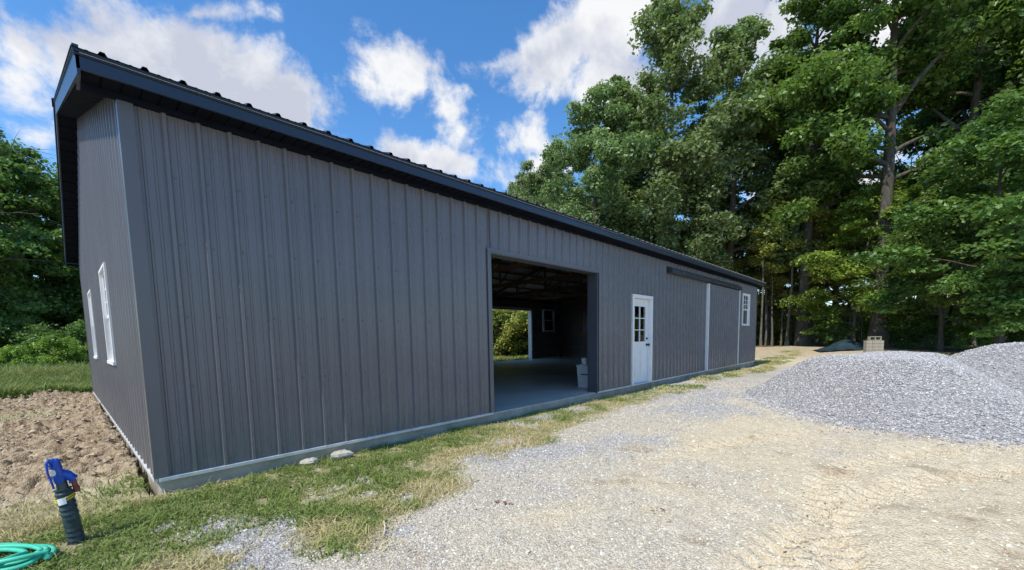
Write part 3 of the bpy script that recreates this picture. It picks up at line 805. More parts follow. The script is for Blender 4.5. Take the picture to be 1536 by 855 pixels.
# entry door ---------------------------------------------------------------
mb = MB()
mb.box((DR0, -.045, -.02), (DR0+.075, .1, DRH-.075), .003); mb.box((DR1-.075, -.045, -.02), (DR1, .1, DRH-.075), .003)
mb.box((DR0, -.046, DRH-.0745), (DR1, .1, DRH), .003); mb.build('door_frame', M['white'], barn)
mb = MB(); mb.box((DR0+.076, -.05, -.02), (DR1-.076, .09, .005)); mb.build('threshold', M['galv'], barn)
a, b = DR0+.08, DR1-.08; y0, y1 = .045, .085; gz0, gz1 = .98, 1.80; gx0, gx1 = a+.14, b-.14
mb = MB()
mb.box((a, y0, .012), (gx0, y1, DRH-.08)); mb.box((gx1, y0, .012), (b, y1, DRH-.08)); mb.box((gx0+.0002, y0, gz1), (gx1-.0002, y1, DRH-.08)); mb.box((gx0+.0002, y0, .012), (gx1-.0002, y1, gz0))
mb.box((gx0-.02, y0-.012, gz0-.02), (gx1+.02, y0-.0005, gz0)); mb.box((gx0-.02, y0-.012, gz1), (gx1+.02, y0-.0005, gz1+.02)); mb.box((gx0-.02, y0-.0115, gz0), (gx0, y0-.0005, gz1)); mb.box((gx1, y0-.0115, gz0), (gx1+.02, y0-.0005, gz1))
for (p0, p1) in (((gx0, .12), ((gx0+gx1)/2-.03, .85)), (((gx0+gx1)/2+.03, .12), (gx1, .85))):
    mb.box((p0[0], y0-.008, p0[1]), (p1[0], y0-.0005, p1[1]), .006); mb.box((p0[0]+.035, y0-.014, p0[1]+.035), (p1[0]-.035, y0-.0085, p1[1]-.035), .004)
door = mb.build('door', M['white'], barn)
mb = MB(); xm = (gx0+gx1)/2; mb.box((xm-.009, y0-.008, gz0), (xm+.009, y0+.014, gz1))
for k in (1, 2): mb.box((gx0, y0-.007, gz0+(gz1-gz0)*k/3-.009), (gx1, y0+.013, gz0+(gz1-gz0)*k/3+.009))
mb.build('muntin', M['white'], door)
mb = MB(); mb.box((gx0, y0+.016, gz0), (gx1, y0+.021, gz1)); mb.build('pane', M['glass'], door)
mb = MB(); hx = b-.07; mb.tube([(hx, y0-.001, .90), (hx, y0-.016, .90)], .032, 16); mb.tube([(hx, y0-.016, .90), (hx, y0-.045, .90)], .012, 10)
mb.tube([(hx, y0-.045, .90), (hx, y0-.052, .90), (hx, y0-.07, .90), (hx, y0-.08, .90)], [.018, .03, .03, .016], 14); mb.build('door_knob', M['black'], door, True)
mb = MB(); mb.tube([(hx, y0-.001, 1.05), (hx, y0-.022, 1.05)], [.03, .026], 16); mb.tube([(hx, y0-.022, 1.05), (hx, y0-.028, 1.05)], .01, 10); mb.build('deadbolt', M['black'], door, True)

# sliding door and its track
S0, S1 = 13.06, 16.34
mb = MB(); ribsheet(mb, S0+.05, S1-.05, PH+.02, .015, 2.66, lambda s, h, z: (s, -.075-h*.9, z))
sl = mb.build('sliding_door', M['siding'], barn, fix=False)
mb = MB(); mb.box((S0, -.115, .01), (S0+.05, -.03, 2.66), .003); mb.build('edge_trim', M['white'], sl)
mb = MB(); mb.box((S1-.05, -.115, .01), (S1, -.03, 2.66), .003); mb.build('edge_trim', M['white'], sl)
mb = MB(); mb.box((S0+.05, -.078, .0), (S1-.05, -.035, .014)); mb.build('bottom_rail', M['galv'], sl)
mb = MB(); mb.hexa([(10.17, -.15, 2.69), (16.45, -.15, 2.69), (16.45, -.025, 2.69), (10.17, -.025, 2.69), (10.17, -.13, 2.80), (16.45, -.13, 2.80), (16.45, -.025, 2.86), (10.17, -.025, 2.86)])
tr = mb.build('door_track', M['track'], barn)
for x in np.arange(10.2, 16.5, .6): MB().box((x, -.153, 2.70), (x+.04, -.1505, 2.79)).build('bracket', M['jamb'], tr)

# ------------------------------------------------------------------ things in the doorway
bn = empty('storage_bin', (7.62, .62, -.012)); tag(bn, 'white lidded plastic bin standing inside the open barn doorway', 'storage bin')
mb = MB(); w, d_, h_ = .24, .21, .46
mb.hexa([(-w*.9, -d_*.9, 0), (w*.9, -d_*.9, 0), (w*.9, d_*.9, 0), (-w*.9, d_*.9, 0), (-w, -d_, h_), (w, -d_, h_), (w, d_, h_), (-w, d_, h_)]); mb.build('body', M['white_dirty'], bn)
mb = MB(); mb.box((-w-.02, -d_-.02, h_+.001), (w+.02, d_+.02, h_+.045), .01); mb.box((-w+.03, -d_+.03, h_+.0455), (w-.03, d_-.03, h_+.055), .004); mb.build('lid', M['white_dirty'], bn)
mb = MB(); mb.tube([(-w-.0, -.1, .3), (-w-.035, -.08, .3), (-w-.035, .08, .3), (-w-.0, .1, .3)], .009, 8); mb.build('handle', M['black'], bn)
cu = empty('small_bucket', (7.48, .70, -.012+.46+.056)); tag(cu, 'small white bucket sitting on top of the plastic bin', 'bucket')
mb = MB(); mb.tube([(0, 0, 0), (0, 0, .13)], [.055, .07], 18, cap=False); mb.tube([(0, 0, 0), (0, 0, .003)], .055, 18); mb.tube([(0, 0, .122), (0, 0, .134)], [.074, .074], 18, cap=False); mb.build('body', M['white'], cu, True, fix=False)
mb = MB(); mb.tube([(.072*math.cos(t), .01, .11-.06*math.sin(t)) for t in np.linspace(0, math.pi, 12)], .003, 6); mb.build('handle', M['galv'], cu)

# ------------------------------------------------------------------ yard hydrant
hy = empty('water_hydrant', (-.50, -.70, -.15), math.radians(-20)); hy.rotation_euler = (math.radians(0), math.radians(-5), math.radians(8))
hy.scale = (.57, .57, 1.0)
tag(hy, 'blue topped water hydrant in a black corrugated sleeve near the corner of the barn', 'hydrant')
mb = MB(); pts = []; rad = []
for k in range(46):
    z = k*.0085; pts.append((.004*math.sin(z*9), .003*math.cos(z*11), z)); rad.append(.068 + (.006 if k % 4 in (1, 2) else 0) + (.012*(1-k/6) if k < 6 else 0) + .003*math.sin(k*1.7))
mb.tube(pts, rad, 20); sleeve = mb.build('sleeve', M['pipe'], hy, True)
mb = MB(); mb.tube([(0, 0, .36), (0, 0, .46)], [.05, .042], 16); mb.build('neck', M['pipe'], hy, True)
mb = MB()                                                              # cast head
mb.tube([(-.002, 0, .43), (-.004, 0, .445), (-.008, 0, .50), (-.012, 0, .565), (-.014, 0, .575)], [.046, .05, .047, .043, .032], 18)
mb.tube([(.0, 0, .47), (.04, -.008, .468), (.072, -.014, .455), (.09, -.018, .432)], [.034, .034, .034, .036], 14)
mb.tube([(.088, -.018, .436), (.094, -.019, .424)], [.043, .043], 16)
mb.box((-.05, -.022, .545), (.0, .022, .582), .008)
mb.build('head', M['blue'], hy, True)
mb = MB()                                                              # lever handle folded down on the left
mb.tube([(-.02, -.03, .565), (-.055, -.03, .578), (-.078, -.028, .56), (-.082, -.026, .50), (-.072, -.024, .44), (-.066, -.022, .40)], [.012, .013, .012, .010, .010, .009], 10)
mb.tube([(-.055, -.045, .545), (-.055, .03, .545)], .011, 10); mb.build('lever', M['blue'], hy, True)
mb = MB(); mb.tube([(-.045, -.045, .50), (-.045, -.01, .50)], .02, 12); mb.build('bolt', M['galv'], hy, True)
mb = MB(); mb.tube([(.09, -.018, .424), (.094, -.020, .385), (.098, -.022, .37)], [.024, .024, .026], 12); mb.tube([(.098, -.022, .375), (.098, -.022, .345)], [.03, .027], 8); mb.build('hose_spigot', M['copper'], hy, True)
mb = MB(); rr = .0785
for z0 in (.318, .332):
    mb.tube([(rr*math.cos(t), rr*math.sin(t), z0 + .012*math.cos(t)) for t in np.linspace(0, 2*math.pi, 25)[:-1]], .0055, 6, closed=True)
mb.build('strap', M['yellow'], hy, True)
mb = MB()
for i in range(5): pass
def tagpt(u, v): 
    t = math.radians(215 + u*50); r = .084 + .004*u; return (r*math.cos(t), r*math.sin(t), .29 + v*.042 + .006*u)
vs = [tagpt(u, v) for u in (0, .33, .66, 1) for v in (0, 1)]
mb.add(vs, [(2*i, 2*i+2, 2*i+3, 2*i+1) for i in range(3)]); mb.build('tag', M['tagw'], hy, fix=False)

# garden hose --------------------------------------------------------------
mb = MB(); pts = []
for loop in range(5):
    ox = (-.02, .0, -.045, -.075, -.02, -.1)[loop]; oy = (.0, -.03, .01, -.05, -.02, -.05)[loop]; s = (1, .84, .92, .72, .98, .62)[loop]; tw = (.0, .12, -.1, .18, .06, .0)[loop]
    for k in range(40):
        t = 2*math.pi*k/40; ff = k/40
        nx_ = (-.02, .0, -.045, -.075, -.02, -.1)[(loop+1) % 6]; ny_ = (.0, -.03, .01, -.05, -.02, -.05)[(loop+1) % 6]; ns = (1, .84, .92, .72, .98, .62)[(loop+1) % 6]
        a = ox*(1-ff)+nx_*ff; b = oy*(1-ff)+ny_*ff; q = s*(1-ff)+ns*ff
        X, Y = .34*q*math.cos(t), .17*q*math.sin(t)
        X, Y = X*math.cos(tw)-Y*math.sin(tw), X*math.sin(tw)+Y*math.cos(tw)
        pts.append((a+X, b+Y, .012+.013*loop*(.5+.5*math.sin(t*1.0+loop)) + .006*math.sin(t*3+loop)))
pts += [(pts[-1][0]-.1, pts[-1][1]-.02, .02), (pts[-1][0]-.3, pts[-1][1]-.1, .014), (pts[-1][0]-.6, pts[-1][1]-.05, .014)]
hs_ = empty('garden_hose', (-.84, -.74, -.10), math.radians(-47)); tag(hs_, 'coiled mint green garden hose lying in the grass beside the hydrant', 'hose')
mb.tube(pts, .0135, 10); mb.build('coil', M['hose'], hs_, True)

# small ground litter ------------------------------------------------------
def lump(name, c, r, mat, label, cat, seed, group=None):
    rg = np.random.default_rng(seed); mb = MB(); n, m = 9, 6; vs = []
    for i in range(m+1):
        th = math.pi*i/m
        for j in range(n):
            ph = 2*math.pi*j/n; k = 1 + .35*(rg.random()-.5)
            vs.append((r[0]*k*math.sin(th)*math.cos(ph), r[1]*k*math.sin(th)*math.sin(ph), r[2]*k*math.cos(th)))
    fs = [(i*n+j, i*n+(j+1) % n, (i+1)*n+(j+1) % n, (i+1)*n+j) for i in range(m) for j in range(n)]
    mb.add(vs, fs); o = mb.build(name, mat); o.location = c; tag(o, label, cat, group); return o
lump('pale_rock', (1.5, -.13, -.10), (.13, .08, .05), M['rockw'], 'pale rock against the foundation, farther from the barn corner', 'rock', 1, 'pale rocks by the foundation')
lump('pale_rock', (1.18, -.10, -.11), (.09, .06, .04), M['rockw'], 'pale rock against the foundation, nearer to the barn corner', 'rock', 2, 'pale rocks by the foundation')
def leafpile(c, n, r, mat, label, seed, group, name='dead_leaf'):
    rg = np.random.default_rng(seed)
    for i in range(n):
        mb = MB(); x, y = rg.normal(0, r, 2); s = .014+.012*rg.random(); a = rg.random()*6.28; z = .012+.012*rg.random()
        u = Vector((math.cos(a), math.sin(a), rg.uniform(-.3, .5)))*s; w = Vector((-math.sin(a), math.cos(a), rg.uniform(-.3, .4)))*s*.5; p = Vector((0, 0, z))
        mb.add([p-u, p-u*.3-w*.9, p-w*.7+Vector((0, 0, .006)), p+u*.4-w*.8, p+u*1.1, p+u*.4+w*.9, p+w*.6, p-u*.4+w, p], [(8, 0, 1), (8, 1, 2), (8, 2, 3), (8, 3, 4), (8, 4, 5), (8, 5, 6), (8, 6, 7), (8, 7, 0)])
        o = mb.build(name, mat, fix=False); X, Y = c[0]+x, c[1]+y; o.location = (X, Y, float(height(X, Y))); tag(o, label, 'dead leaf', group)
leafpile((3.13, -1.09), 12, .07, M['leafo'], 'orange dead leaf in the cluster on pale gravel below the open doorway', 3, 'orange leaves below the doorway')
leafpile((1.75, -2.35), 3, .025, M['leafo2'], 'reddish dead leaf on the bluish gravel in the driveway', 4, 'reddish leaves on the gravel')
leafpile((2.33, -3.28), 4, .03, M['leafb'], 'brown dead leaf on the tan dirt of the driveway', 6, 'brown leaves on the dirt')
mb = MB(); mb.tube([(.0, 0, 0), (.06, .09, .008), (.11, .19, .002)], [.004, .005, .004], 6); o = mb.build('wooden_stick', M['stick']); o.location = (.83, -2.16, float(height(.86, -2.14))+.012); tag(o, 'thin pale wooden stick lying on gravel at the grass edge', 'stick')

# ------------------------------------------------------------------ gravel piles
def pile(name, base, ridge, hmax, slope, label, nst, seed, ssize, rd=.5, holes=None):
    rg = np.random.default_rng(seed); P = np.array(base, float); n = len(P)
    x0, y0 = P.min(0)-.3; x1, y1 = P.max(0)+.3; st = .05
    gx = np.arange(x0, x1, st); gy = np.arange(y0, y1, st); X, Y = np.meshgrid(gx, gy, indexing='ij')
    def fh(X, Y):
        d = np.full(X.shape, 1e9); ins = np.zeros(X.shape, bool)
        for i in range(n):
            a, b = P[i], P[(i+1) % n]; ab = b-a; t = np.clip(((X-a[0])*ab[0] + (Y-a[1])*ab[1])/(ab@ab), 0, 1)
            d = np.minimum(d, np.hypot(X-a[0]-t*ab[0], Y-a[1]-t*ab[1]))
            c = ((a[1] > Y) != (b[1] > Y)) & (X < (b[0]-a[0])*(Y-a[1])/(b[1]-a[1]+1e-12)+a[0]); ins ^= c
        d = np.where(ins, d, -d)
        d = d + (fbm(X, Y, .8, seed)-.5)*.30
        h = slope*d; top = hmax*(1 + (fbm(X, Y, 1.5, seed+2)-.5)*.05)
        k = .05; h = -k*np.log(np.exp(-np.clip(h, -3, 3)/k) + np.exp(-top/k))
        return h + (fbm(X, Y, .35, seed+5, 3)-.5)*.05*(h > .05)
    Z = fh(X, Y) - .14
    nx, ny = X.shape; I = np.arange(nx*ny).reshape(nx, ny)
    Fq = np.stack([I[:-1, :-1], I[1:, :-1], I[1:, 1:], I[:-1, 1:]], -1).reshape(-1, 4)
    zc = Z.ravel(); keep = (zc[Fq] > -.22).any(1); Fq = Fq[keep]
    V0 = np.stack([X, Y, Z], -1).reshape(-1, 3)
    T = np.concatenate([Fq[:, [0, 1, 2]], Fq[:, [0, 2, 3]]])
    sx = rg.uniform(x0, x1, nst*3); sy = rg.uniform(y0, y1, nst*3); sz_ = fh(sx, sy)-.14; k = sz_ > -.15; sx, sy, sz_ = sx[k][:nst], sy[k][:nst], sz_[k][:nst]
    s = ssize*(.6 + .9*rg.random(len(sx))**2)
    m = 3500; ii = rg.integers(0, n, m); tt = rg.random(m)[:, None]; q = P[ii]*(1-tt) + P[(ii+1) % n]*tt + rg.normal(0, .16, (m, 2))
    q = q + (q - P.mean(0))*rg.random(m)[:, None]**3*.07
    sx = np.concatenate([sx, q[:, 0]]); sy = np.concatenate([sy, q[:, 1]]); sz_ = np.concatenate([sz_, np.maximum(fh(q[:, 0], q[:, 1])-.14, height(q[:, 0], q[:, 1]))]); s = np.concatenate([s, ssize*(.7+1.1*rg.random(m)**2)])
    V1, F1 = rocks(np.stack([sx, sy, sz_+s*.2], -1), s, .7, rg)
    V = np.concatenate([V0, V1]); Fx = np.concatenate([T, F1+len(V0)])
    tone = np.concatenate([np.full(len(V0), .3), np.repeat(rg.random(len(sx)), 6)])
    warm = np.concatenate([np.zeros(len(V0)), np.repeat((rg.random(len(sx)) < .08)*.8, 6)])
    me = np_mesh(name, V, Fx, dict(tone=tone, warm=warm))
    tag(link_mesh(name, me, M['stones_pile']), label, 'gravel pile')
M['stones_pile'] = stonemat('crushed_bluestone', (.47, .465, .465), (.50, .46, .38), (.19, .195, .22))
pile('gravel_pile', [(8.95, -2.13), (7.84, -2.91), (7.3, -3.38), (6.6, -4.21), (6.51, -4.93), (6.67, -5.53), (7.1, -6.0), (9.6, -6.1), (11.4, -6.15), (12.5, -4.9), (12.3, -3.4), (10.8, -2.6)], None, .83, .74, 'large flat topped pile of grey crushed stone nearer to the camera', 120000, 5, .0135)
pile('gravel_pile', [(13.2, -5.2), (15, -4.5), (17.5, -4.4), (20, -6), (21, -12), (15, -13), (11.2, -9.6), (11.6, -7.2)], None, .88, .46, 'grey crushed stone pile farther back at the right edge', 60000, 6, .020)

# ------------------------------------------------------------------ block stack and tarp heap by the woods
def block(mb, x, y, z, rz=0, w=.4, d=.2, h=.2):
    ca, sa = math.cos(rz), math.sin(rz)
    def bx(x0, x1, y0, y1, z0, z1):
        q = [(x0, y0), (x1, y0), (x1, y1), (x0, y1)]
        mb.hexa([(x+px*ca-py*sa, y+px*sa+py*ca, z+zz) for zz in (z0, z1) for px, py in q])
    t = .035
    bx(-w/2, w/2, -d/2, d/2, 0, t); bx(-w/2, w/2, -d/2, d/2, h-t, h)
    for c in (-w/2, -t/2, w/2-t): bx(c, c+t, -d/2+.002, d/2-.002, t+.0005, h-t-.0005)
BX, BY, BZ0 = (27.25, -3.40, 0.03)
ga = math.radians(4)
k = 0
face = math.atan2(f_[1], f_[0]) - math.pi/2 - .25
for row in range(4):
    for c in range(3):
        ox = (c-1)*.245; px, py = BX + ox*math.cos(face), BY + ox*math.sin(face)
        mb = MB(); mb.box((-.119, -.15, 0), (.119, .15, .152), .008); o = mb.build('concrete_block', M['block']); o.location = (px, py, BZ0+row*.16); o.rotation_euler = (0, 0, face + .03*math.sin(k*2.1)); k += 1
        tag(o, 'solid tan concrete block within the square stack in front of the big trunk', 'concrete block', 'stacked concrete blocks by the woods')
mb = MB(); block(mb, 0, 0, 0, 0, .5, .2, .2); o = mb.build('hollow_block', M['block']); o.location = (BX+.02*math.cos(face), BY+.02*math.sin(face), BZ0+4*.16+.002); o.rotation_euler = (0, 0, face)
tag(o, 'hollow concrete block with two dark holes lying on top of the stack', 'concrete block')
TX, TY, TZ0 = (28.85, -2.16, 0.13)
rg = np.random.default_rng(9); gx = np.linspace(-1.6, 1.6, 40); gy = np.linspace(-1.0, 1.0, 26); X, Y = np.meshgrid(gx, gy, indexing='ij')
Z = .5*np.exp(-(X/.85)**2*.9 - (Y/.7)**2)*(.7+.6*fbm(X+5, Y, .6, 3)) + .08*fbm(X, Y, .25, 8) - .05
I = np.arange(X.size).reshape(X.shape); Fq = np.stack([I[:-1, :-1], I[1:, :-1], I[1:, 1:], I[:-1, 1:]], -1).reshape(-1, 4)
o = link_mesh('tarp_heap', np_mesh('tarp_heap', np.stack([X, Y, Z], -1).reshape(-1, 3), Fq, smooth=True), M['tarp']); o.location = (TX, TY, TZ0); o.rotation_euler = (0, 0, face)
tag(o, 'low heap under a dark teal tarp at the edge of the woods', 'tarp')

# ------------------------------------------------------------------ trees
def tube_np(VL, FL, pts, rad, n=6):
    pts = np.array(pts, float); m = len(pts); t = np.gradient(pts, axis=0); t /= np.linalg.norm(t, axis=1)[:, None]+1e-9
    ref = np.array([0, 0, 1.]) if abs(t[0, 2]) < .8 else np.array([1., 0, 0])
    u = np.cross(t, ref); u /= np.linalg.norm(u, axis=1)[:, None]+1e-9; w = np.cross(t, u)
    a = np.arange(n)*2*math.pi/n
    V = pts[:, None, :] + (u[:, None, :]*np.cos(a)[None, :, None] + w[:, None, :]*np.sin(a)[None, :, None])*np.array(rad)[:, None, None]
    base = sum(len(v) for v in VL); VL.append(V.reshape(-1, 3))
    k = np.arange(m-1)[:, None]*n; j = np.arange(n)[None, :]; j2 = (j+1) % n
    FL.append((np.stack([k+j, k+j2, k+n+j2, k+n+j], -1)+base).reshape(-1, 4))
def tree_mesh(seed, H, R, base, r0, nlimb, nclump, nleaf, lsize, crown='round', droop=.1, cr=.75, stem_wob=.3, flat=.6):
    rg = np.random.default_rng(seed); VL, FL = [], []
    nz_ = 12; zs_ = np.linspace(0, 1, nz_); wob = np.cumsum(rg.normal(0, stem_wob/nz_**.5, (nz_, 2)), 0)*zs_[:, None]
    trunk = np.column_stack([wob, zs_*H*.93]); trad = r0*(1-zs_)**.8*.9 + .02*r0; trad[0] *= 1.45
    tube_np(VL, FL, trunk, trad, 9)
    def tp(z): return np.array([np.interp(z, trunk[:, 2], trunk[:, 0]), np.interp(z, trunk[:, 2], trunk[:, 1]), z])
    segs = []
    for i in range(nlimb):
        q = (i+rg.random())/nlimb; z = H*(base*.9 + (1-base*.9)*.93*q)
        if crown == 'round': prof = math.sin(math.pi*min(1, .16+.84*q)**.8)**.7
        elif crown == 'tall': prof = (1-q)**.45*(.65+.35*min(1, q*4))
        else: prof = (1-q)**.8
        ln = R*max(.22, prof)*rg.uniform(.72, 1.2); a = i*2.4+rg.normal(0, .4); upw = rg.uniform(.25, .75) + q*.5
        p = tp(z); pts = [p]; d = np.array([math.cos(a), math.sin(a), upw]); d /= np.linalg.norm(d)
        m = 7
        for k in range(m):
            d = d + rg.normal(0, .12, 3) + np.array([0, 0, -droop*.5]); d /= np.linalg.norm(d); pts.append(pts[-1]+d*ln/m)
        rb = r0*(.42-.28*q)*(ln/R)**.6; tube_np(VL, FL, pts, np.linspace(rb, rb*.15, m+1), 6)
        pts = np.array(pts); segs.append((pts[2:], ln))
        for s in range(5):
            k = rg.integers(2, m); p = pts[k]; l2 = ln*rg.uniform(.25, .5)*(1.2-k/m*.5); dd = (pts[k]-pts[k-1]); dd /= np.linalg.norm(dd); dd = dd + rg.normal(0, .7, 3); dd /= np.linalg.norm(dd)
            q2 = [p]
            for _ in range(4): dd = dd + rg.normal(0, .15, 3); dd /= np.linalg.norm(dd); q2.append(q2[-1]+dd*l2/4)
            tube_np(VL, FL, q2, np.linspace(rb*.35, rb*.06, 5), 4); segs.append((np.array(q2)[1:], l2*1.4))
    wts = np.array([s[1] for s in segs]); wts /= wts.sum(); C = []
    for _ in range(nclump):
        s = segs[rg.choice(len(segs), p=wts)][0]; t = rg.random()**.7*(len(s)-1); i = int(min(t, len(s)-2)); C.append(s[i]*(1-(t-i)) + s[i+1]*(t-i) + rg.normal(0, .18, 3)*cr)
    C = np.array(C); crad = cr*(.5+.9*rg.random(nclump)); ctone = rg.random(nclump)
    idx = np.repeat(np.arange(nclump), nleaf//nclump); n = len(idx)
    o = rg.normal(0, 1, (n, 3)); o /= np.linalg.norm(o, axis=1)[:, None]; o *= (rg.random(n)**.45)[:, None]; off = o*crad[idx][:, None]; off[:, 2] *= flat
    P = C[idx]+off; P[:, 2] -= droop*np.hypot(off[:, 0], off[:, 1])
    P[:, 2] = np.maximum(P[:, 2], .15)
    N = rg.normal(0, .55, (n, 3)) + np.array([0, 0, .75]) + o*.5; N /= np.linalg.norm(N, axis=1)[:, None]
    A = rg.normal(0, 1, (n, 3)); A -= N*(A*N).sum(1)[:, None]; A /= np.linalg.norm(A, axis=1)[:, None]; B = np.cross(N, A)
    ls = (lsize*(.55+.8*rg.random(n)))[:, None]
    V = np.stack([P-A*ls*.5, P+B*ls*.3-A*ls*.05, P+A*ls*.5 - N*ls*.12, P-B*ls*.3-A*ls*.05], 1).reshape(-1, 3)
    Fq = np.arange(n*4).reshape(-1, 4)
    tm = np_mesh('trunk', np.concatenate(VL), np.concatenate(FL), smooth=True)
    cm = np_mesh('crown', V, Fq, dict(tone=np.repeat(ctone[idx], 4)))
    return tm, cm, H
PROTO = {}
def proto(key, bark_m, *mats, **kw):
    tm, cm, H = tree_mesh(**kw); tm.materials.append(bark_m); PROTO[key] = (tm, [], H)
    for m in mats:
        c = cm.copy(); c.materials.append(m); PROTO[key][1].append(c)
proto('oak', M['bark'], M['leaf_b'], M['leaf_a'], M['leaf_d'], seed=1, H=22, R=5.6, base=.16, r0=.34, nlimb=34, nclump=430, nleaf=56000, lsize=.26, cr=.85)
proto('oak2', M['bark'], M['leaf_b'], M['leaf_a'], M['leaf_d'], seed=2, H=22, R=5.0, base=.25, r0=.32, nlimb=30, nclump=360, nleaf=46000, lsize=.26, cr=.8, crown='tall')
proto('tall', M['bark'], M['leaf_a'], M['leaf_d'], seed=3, H=26, R=5.4, base=.36, r0=.40, nlimb=32, nclump=340, nleaf=44000, lsize=.26, cr=.85, crown='tall')
proto('under', M['bark'], M['leaf_c'], M['leaf_a'], M['leaf_d'], seed=4, H=10, R=3.6, base=.14, r0=.13, nlimb=26, nclump=260, nleaf=30000, lsize=.175, cr=.62, droop=.25, flat=.4)
proto('under2', M['bark_pale'], M['leaf_w'], M['leaf_c'], M['leaf_d'], seed=5, H=9, R=2.3, base=.42, r0=.085, nlimb=18, nclump=120, nleaf=8000, lsize=.17, cr=.55, droop=.2, flat=.45)
proto('sapling', M['bark_pale'], M['leaf_w'], M['leaf_c'], seed=6, H=12, R=1.8, base=.6, r0=.11, nlimb=14, nclump=70, nleaf=3200, lsize=.2, cr=.5, crown='tall')
proto('shrub', M['bark'], M['leaf_c'], M['leaf_w'], M['leaf_d'], seed=7, H=2.6, R=1.7, base=.02, r0=.04, nlimb=22, nclump=160, nleaf=9000, lsize=.12, cr=.4, droop=.1, flat=.6)
proto('bare', M['bark'], M['leaf_d'], seed=8, H=13, R=4.0, base=.3, r0=.16, nlimb=26, nclump=30, nleaf=600, lsize=.18, cr=.5)
COUNT = 0
def tree(kind, var, x, y, H, label, cat='tree', group=None, rz=None, sxy=1.0, z=None, name=None, lean=(0, 0)):
    global COUNT; COUNT += 1
    tm, cms, H0 = PROTO[kind]; s = H/H0
    o = empty(name or {'shrub': 'forest_shrub', 'sapling': 'young_tree', 'under2': 'young_tree', 'under': 'understory_tree'}.get(kind, 'broadleaf_tree'), (x, y, float(height(x, y))-.05 if z is None else z), COUNT*2.1 if rz is None else rz)
    o.rotation_euler[0] = lean[0]; o.rotation_euler[1] = lean[1]
    o.scale = (s*sxy, s*sxy, s); tag(o, label, cat, group)
    for nm, m in (('trunk', tm), ('crown', cms[var % len(cms)])):
        c = bpy.data.objects.new(nm, m); COL.objects.link(c); c.parent = o
    return o
tree('oak', 0, 25.62, 11.67, 18.6, 'grey-green rounded tree rising just behind the roof, leftmost of the tall woods', sxy=1.0)
tree('oak', 0, 28.12, 7.52, 23.5, 'tallest pale grey-green oak whose crown stands against the big cloud', sxy=.95)
tree('oak2', 0, 33.11, 5.10, 23.5, 'pale green tall tree with narrow crown right of the pale oak', sxy=1.1)
tree('tall', 0, 33.35, 0.43, 25, 'mid green tall tree behind the far end of the barn', sxy=1.05)
tree('tall', 0, 31.46, -3.43, 27, 'thick straight trunked tree behind the stack of concrete blocks')
tree('tall', 1, 37.34, -6.79, 27, 'dark straight trunked tree behind the notch between the gravel piles')
tree('tall', 0, 41.22, -9.49, 27, 'tall tree with dark trunk above the farther gravel pile')
tree('oak2', 2, 38.80, -11.31, 25, 'dark green tree at the right edge of the woods')
tree('oak2', 1, 42.86, -5.36, 24, 'mid green tree in the gap behind the two straight trunks')
tree('under', 0, 32.41, -2.24, 9.8, 'bright green low tree with layered branches in front of the thick trunk', sxy=1.1)
tree('under', 1, 30.28, -5.85, 10.5, 'mid green low tree between the two straight trunks')
tree('under', 2, 27.79, -7.60, 11, 'dark green low tree overhanging the farther gravel pile', sxy=1.15)
tree('under', 1, 27.16, -9.13, 11, 'mid green low tree at the right frame edge')
tree('under2', 0, 34.88, 0.27, 10, 'yellow-green slim tree right of the far barn corner')
tree('sapling', 1, 35.13, 2.94, 12, 'mid green slim tree directly behind the far barn corner')
tree('oak', 1, 34.40, 12.56, 20, 'mid green tree behind the roof below the pale oak')
tree('under', 0, 30.73, 6.19, 8, 'low green tree peeking over the far end of the roof')
tree('oak2', 2, 43.21, 10.47, 22, 'green tree standing deep in the woods behind the front row', group='trees deep in the woods', z=-.1)
tree('tall', 0, 55.43, 6.19, 19, 'green tree standing deep in the woods behind the front row', group='trees deep in the woods', z=-.1)
tree('tall', 1, 67.79, -4.13, 20, 'green tree standing deep in the woods behind the front row', group='trees deep in the woods', z=-.1)
tree('tall', 1, 61.88, -9.56, 22, 'green tree standing deep in the woods behind the front row', group='trees deep in the woods', z=-.1)
tree('tall', 0, 63.24, -13.98, 24, 'green tree standing deep in the woods behind the front row', group='trees deep in the woods', z=-.1)
tree('oak2', 1, 59.99, -16.38, 24, 'green tree standing deep in the woods behind the front row', group='trees deep in the woods', z=-.1)
tree('tall', 0, 49.80, 0.45, 20, 'green tree standing deep in the woods behind the front row', group='trees deep in the woods', z=-.1)
tree('oak', 0, 37.48, 25.45, 21, 'green tree standing deep in the woods behind the front row', group='trees deep in the woods', z=-.1)
tree('oak', 1, 45.15, 23.11, 22, 'green tree standing deep in the woods behind the front row', group='trees deep in the woods', z=-.1)
tree('oak', 0, 50.85, 50.86, 27.5, 'distant tree whose top just shows above the roof line', group='distant trees above the roof line', z=-.1, sxy=.8)
tree('oak', 0, 56.88, 51.75, 28, 'distant tree whose top just shows above the roof line', group='distant trees above the roof line', z=-.1, sxy=.8)
tree('oak', 0, 51.68, 42.60, 26.5, 'distant tree whose top just shows above the roof line', group='distant trees above the roof line', z=-.1, sxy=.8)
tree('oak', 0, 49.92, 38.61, 28, 'distant tree whose top just shows above the roof line', group='distant trees above the roof line', z=-.1, sxy=.8)
tree('oak', 0, 49.89, 32.75, 27, 'distant tree whose top just shows above the roof line', group='distant trees above the roof line', z=-.1, sxy=.8)
tree('sapling', 0, 37.13, 5.06, 9.8, 'slender young tree with thin pale trunk at the woods edge', group='slender young trees at the edge of the woods', z=.0)
tree('under2', 1, 38.80, 4.35, 8.3, 'slender young tree with thin pale trunk at the woods edge', group='slender young trees at the edge of the woods', z=.0)
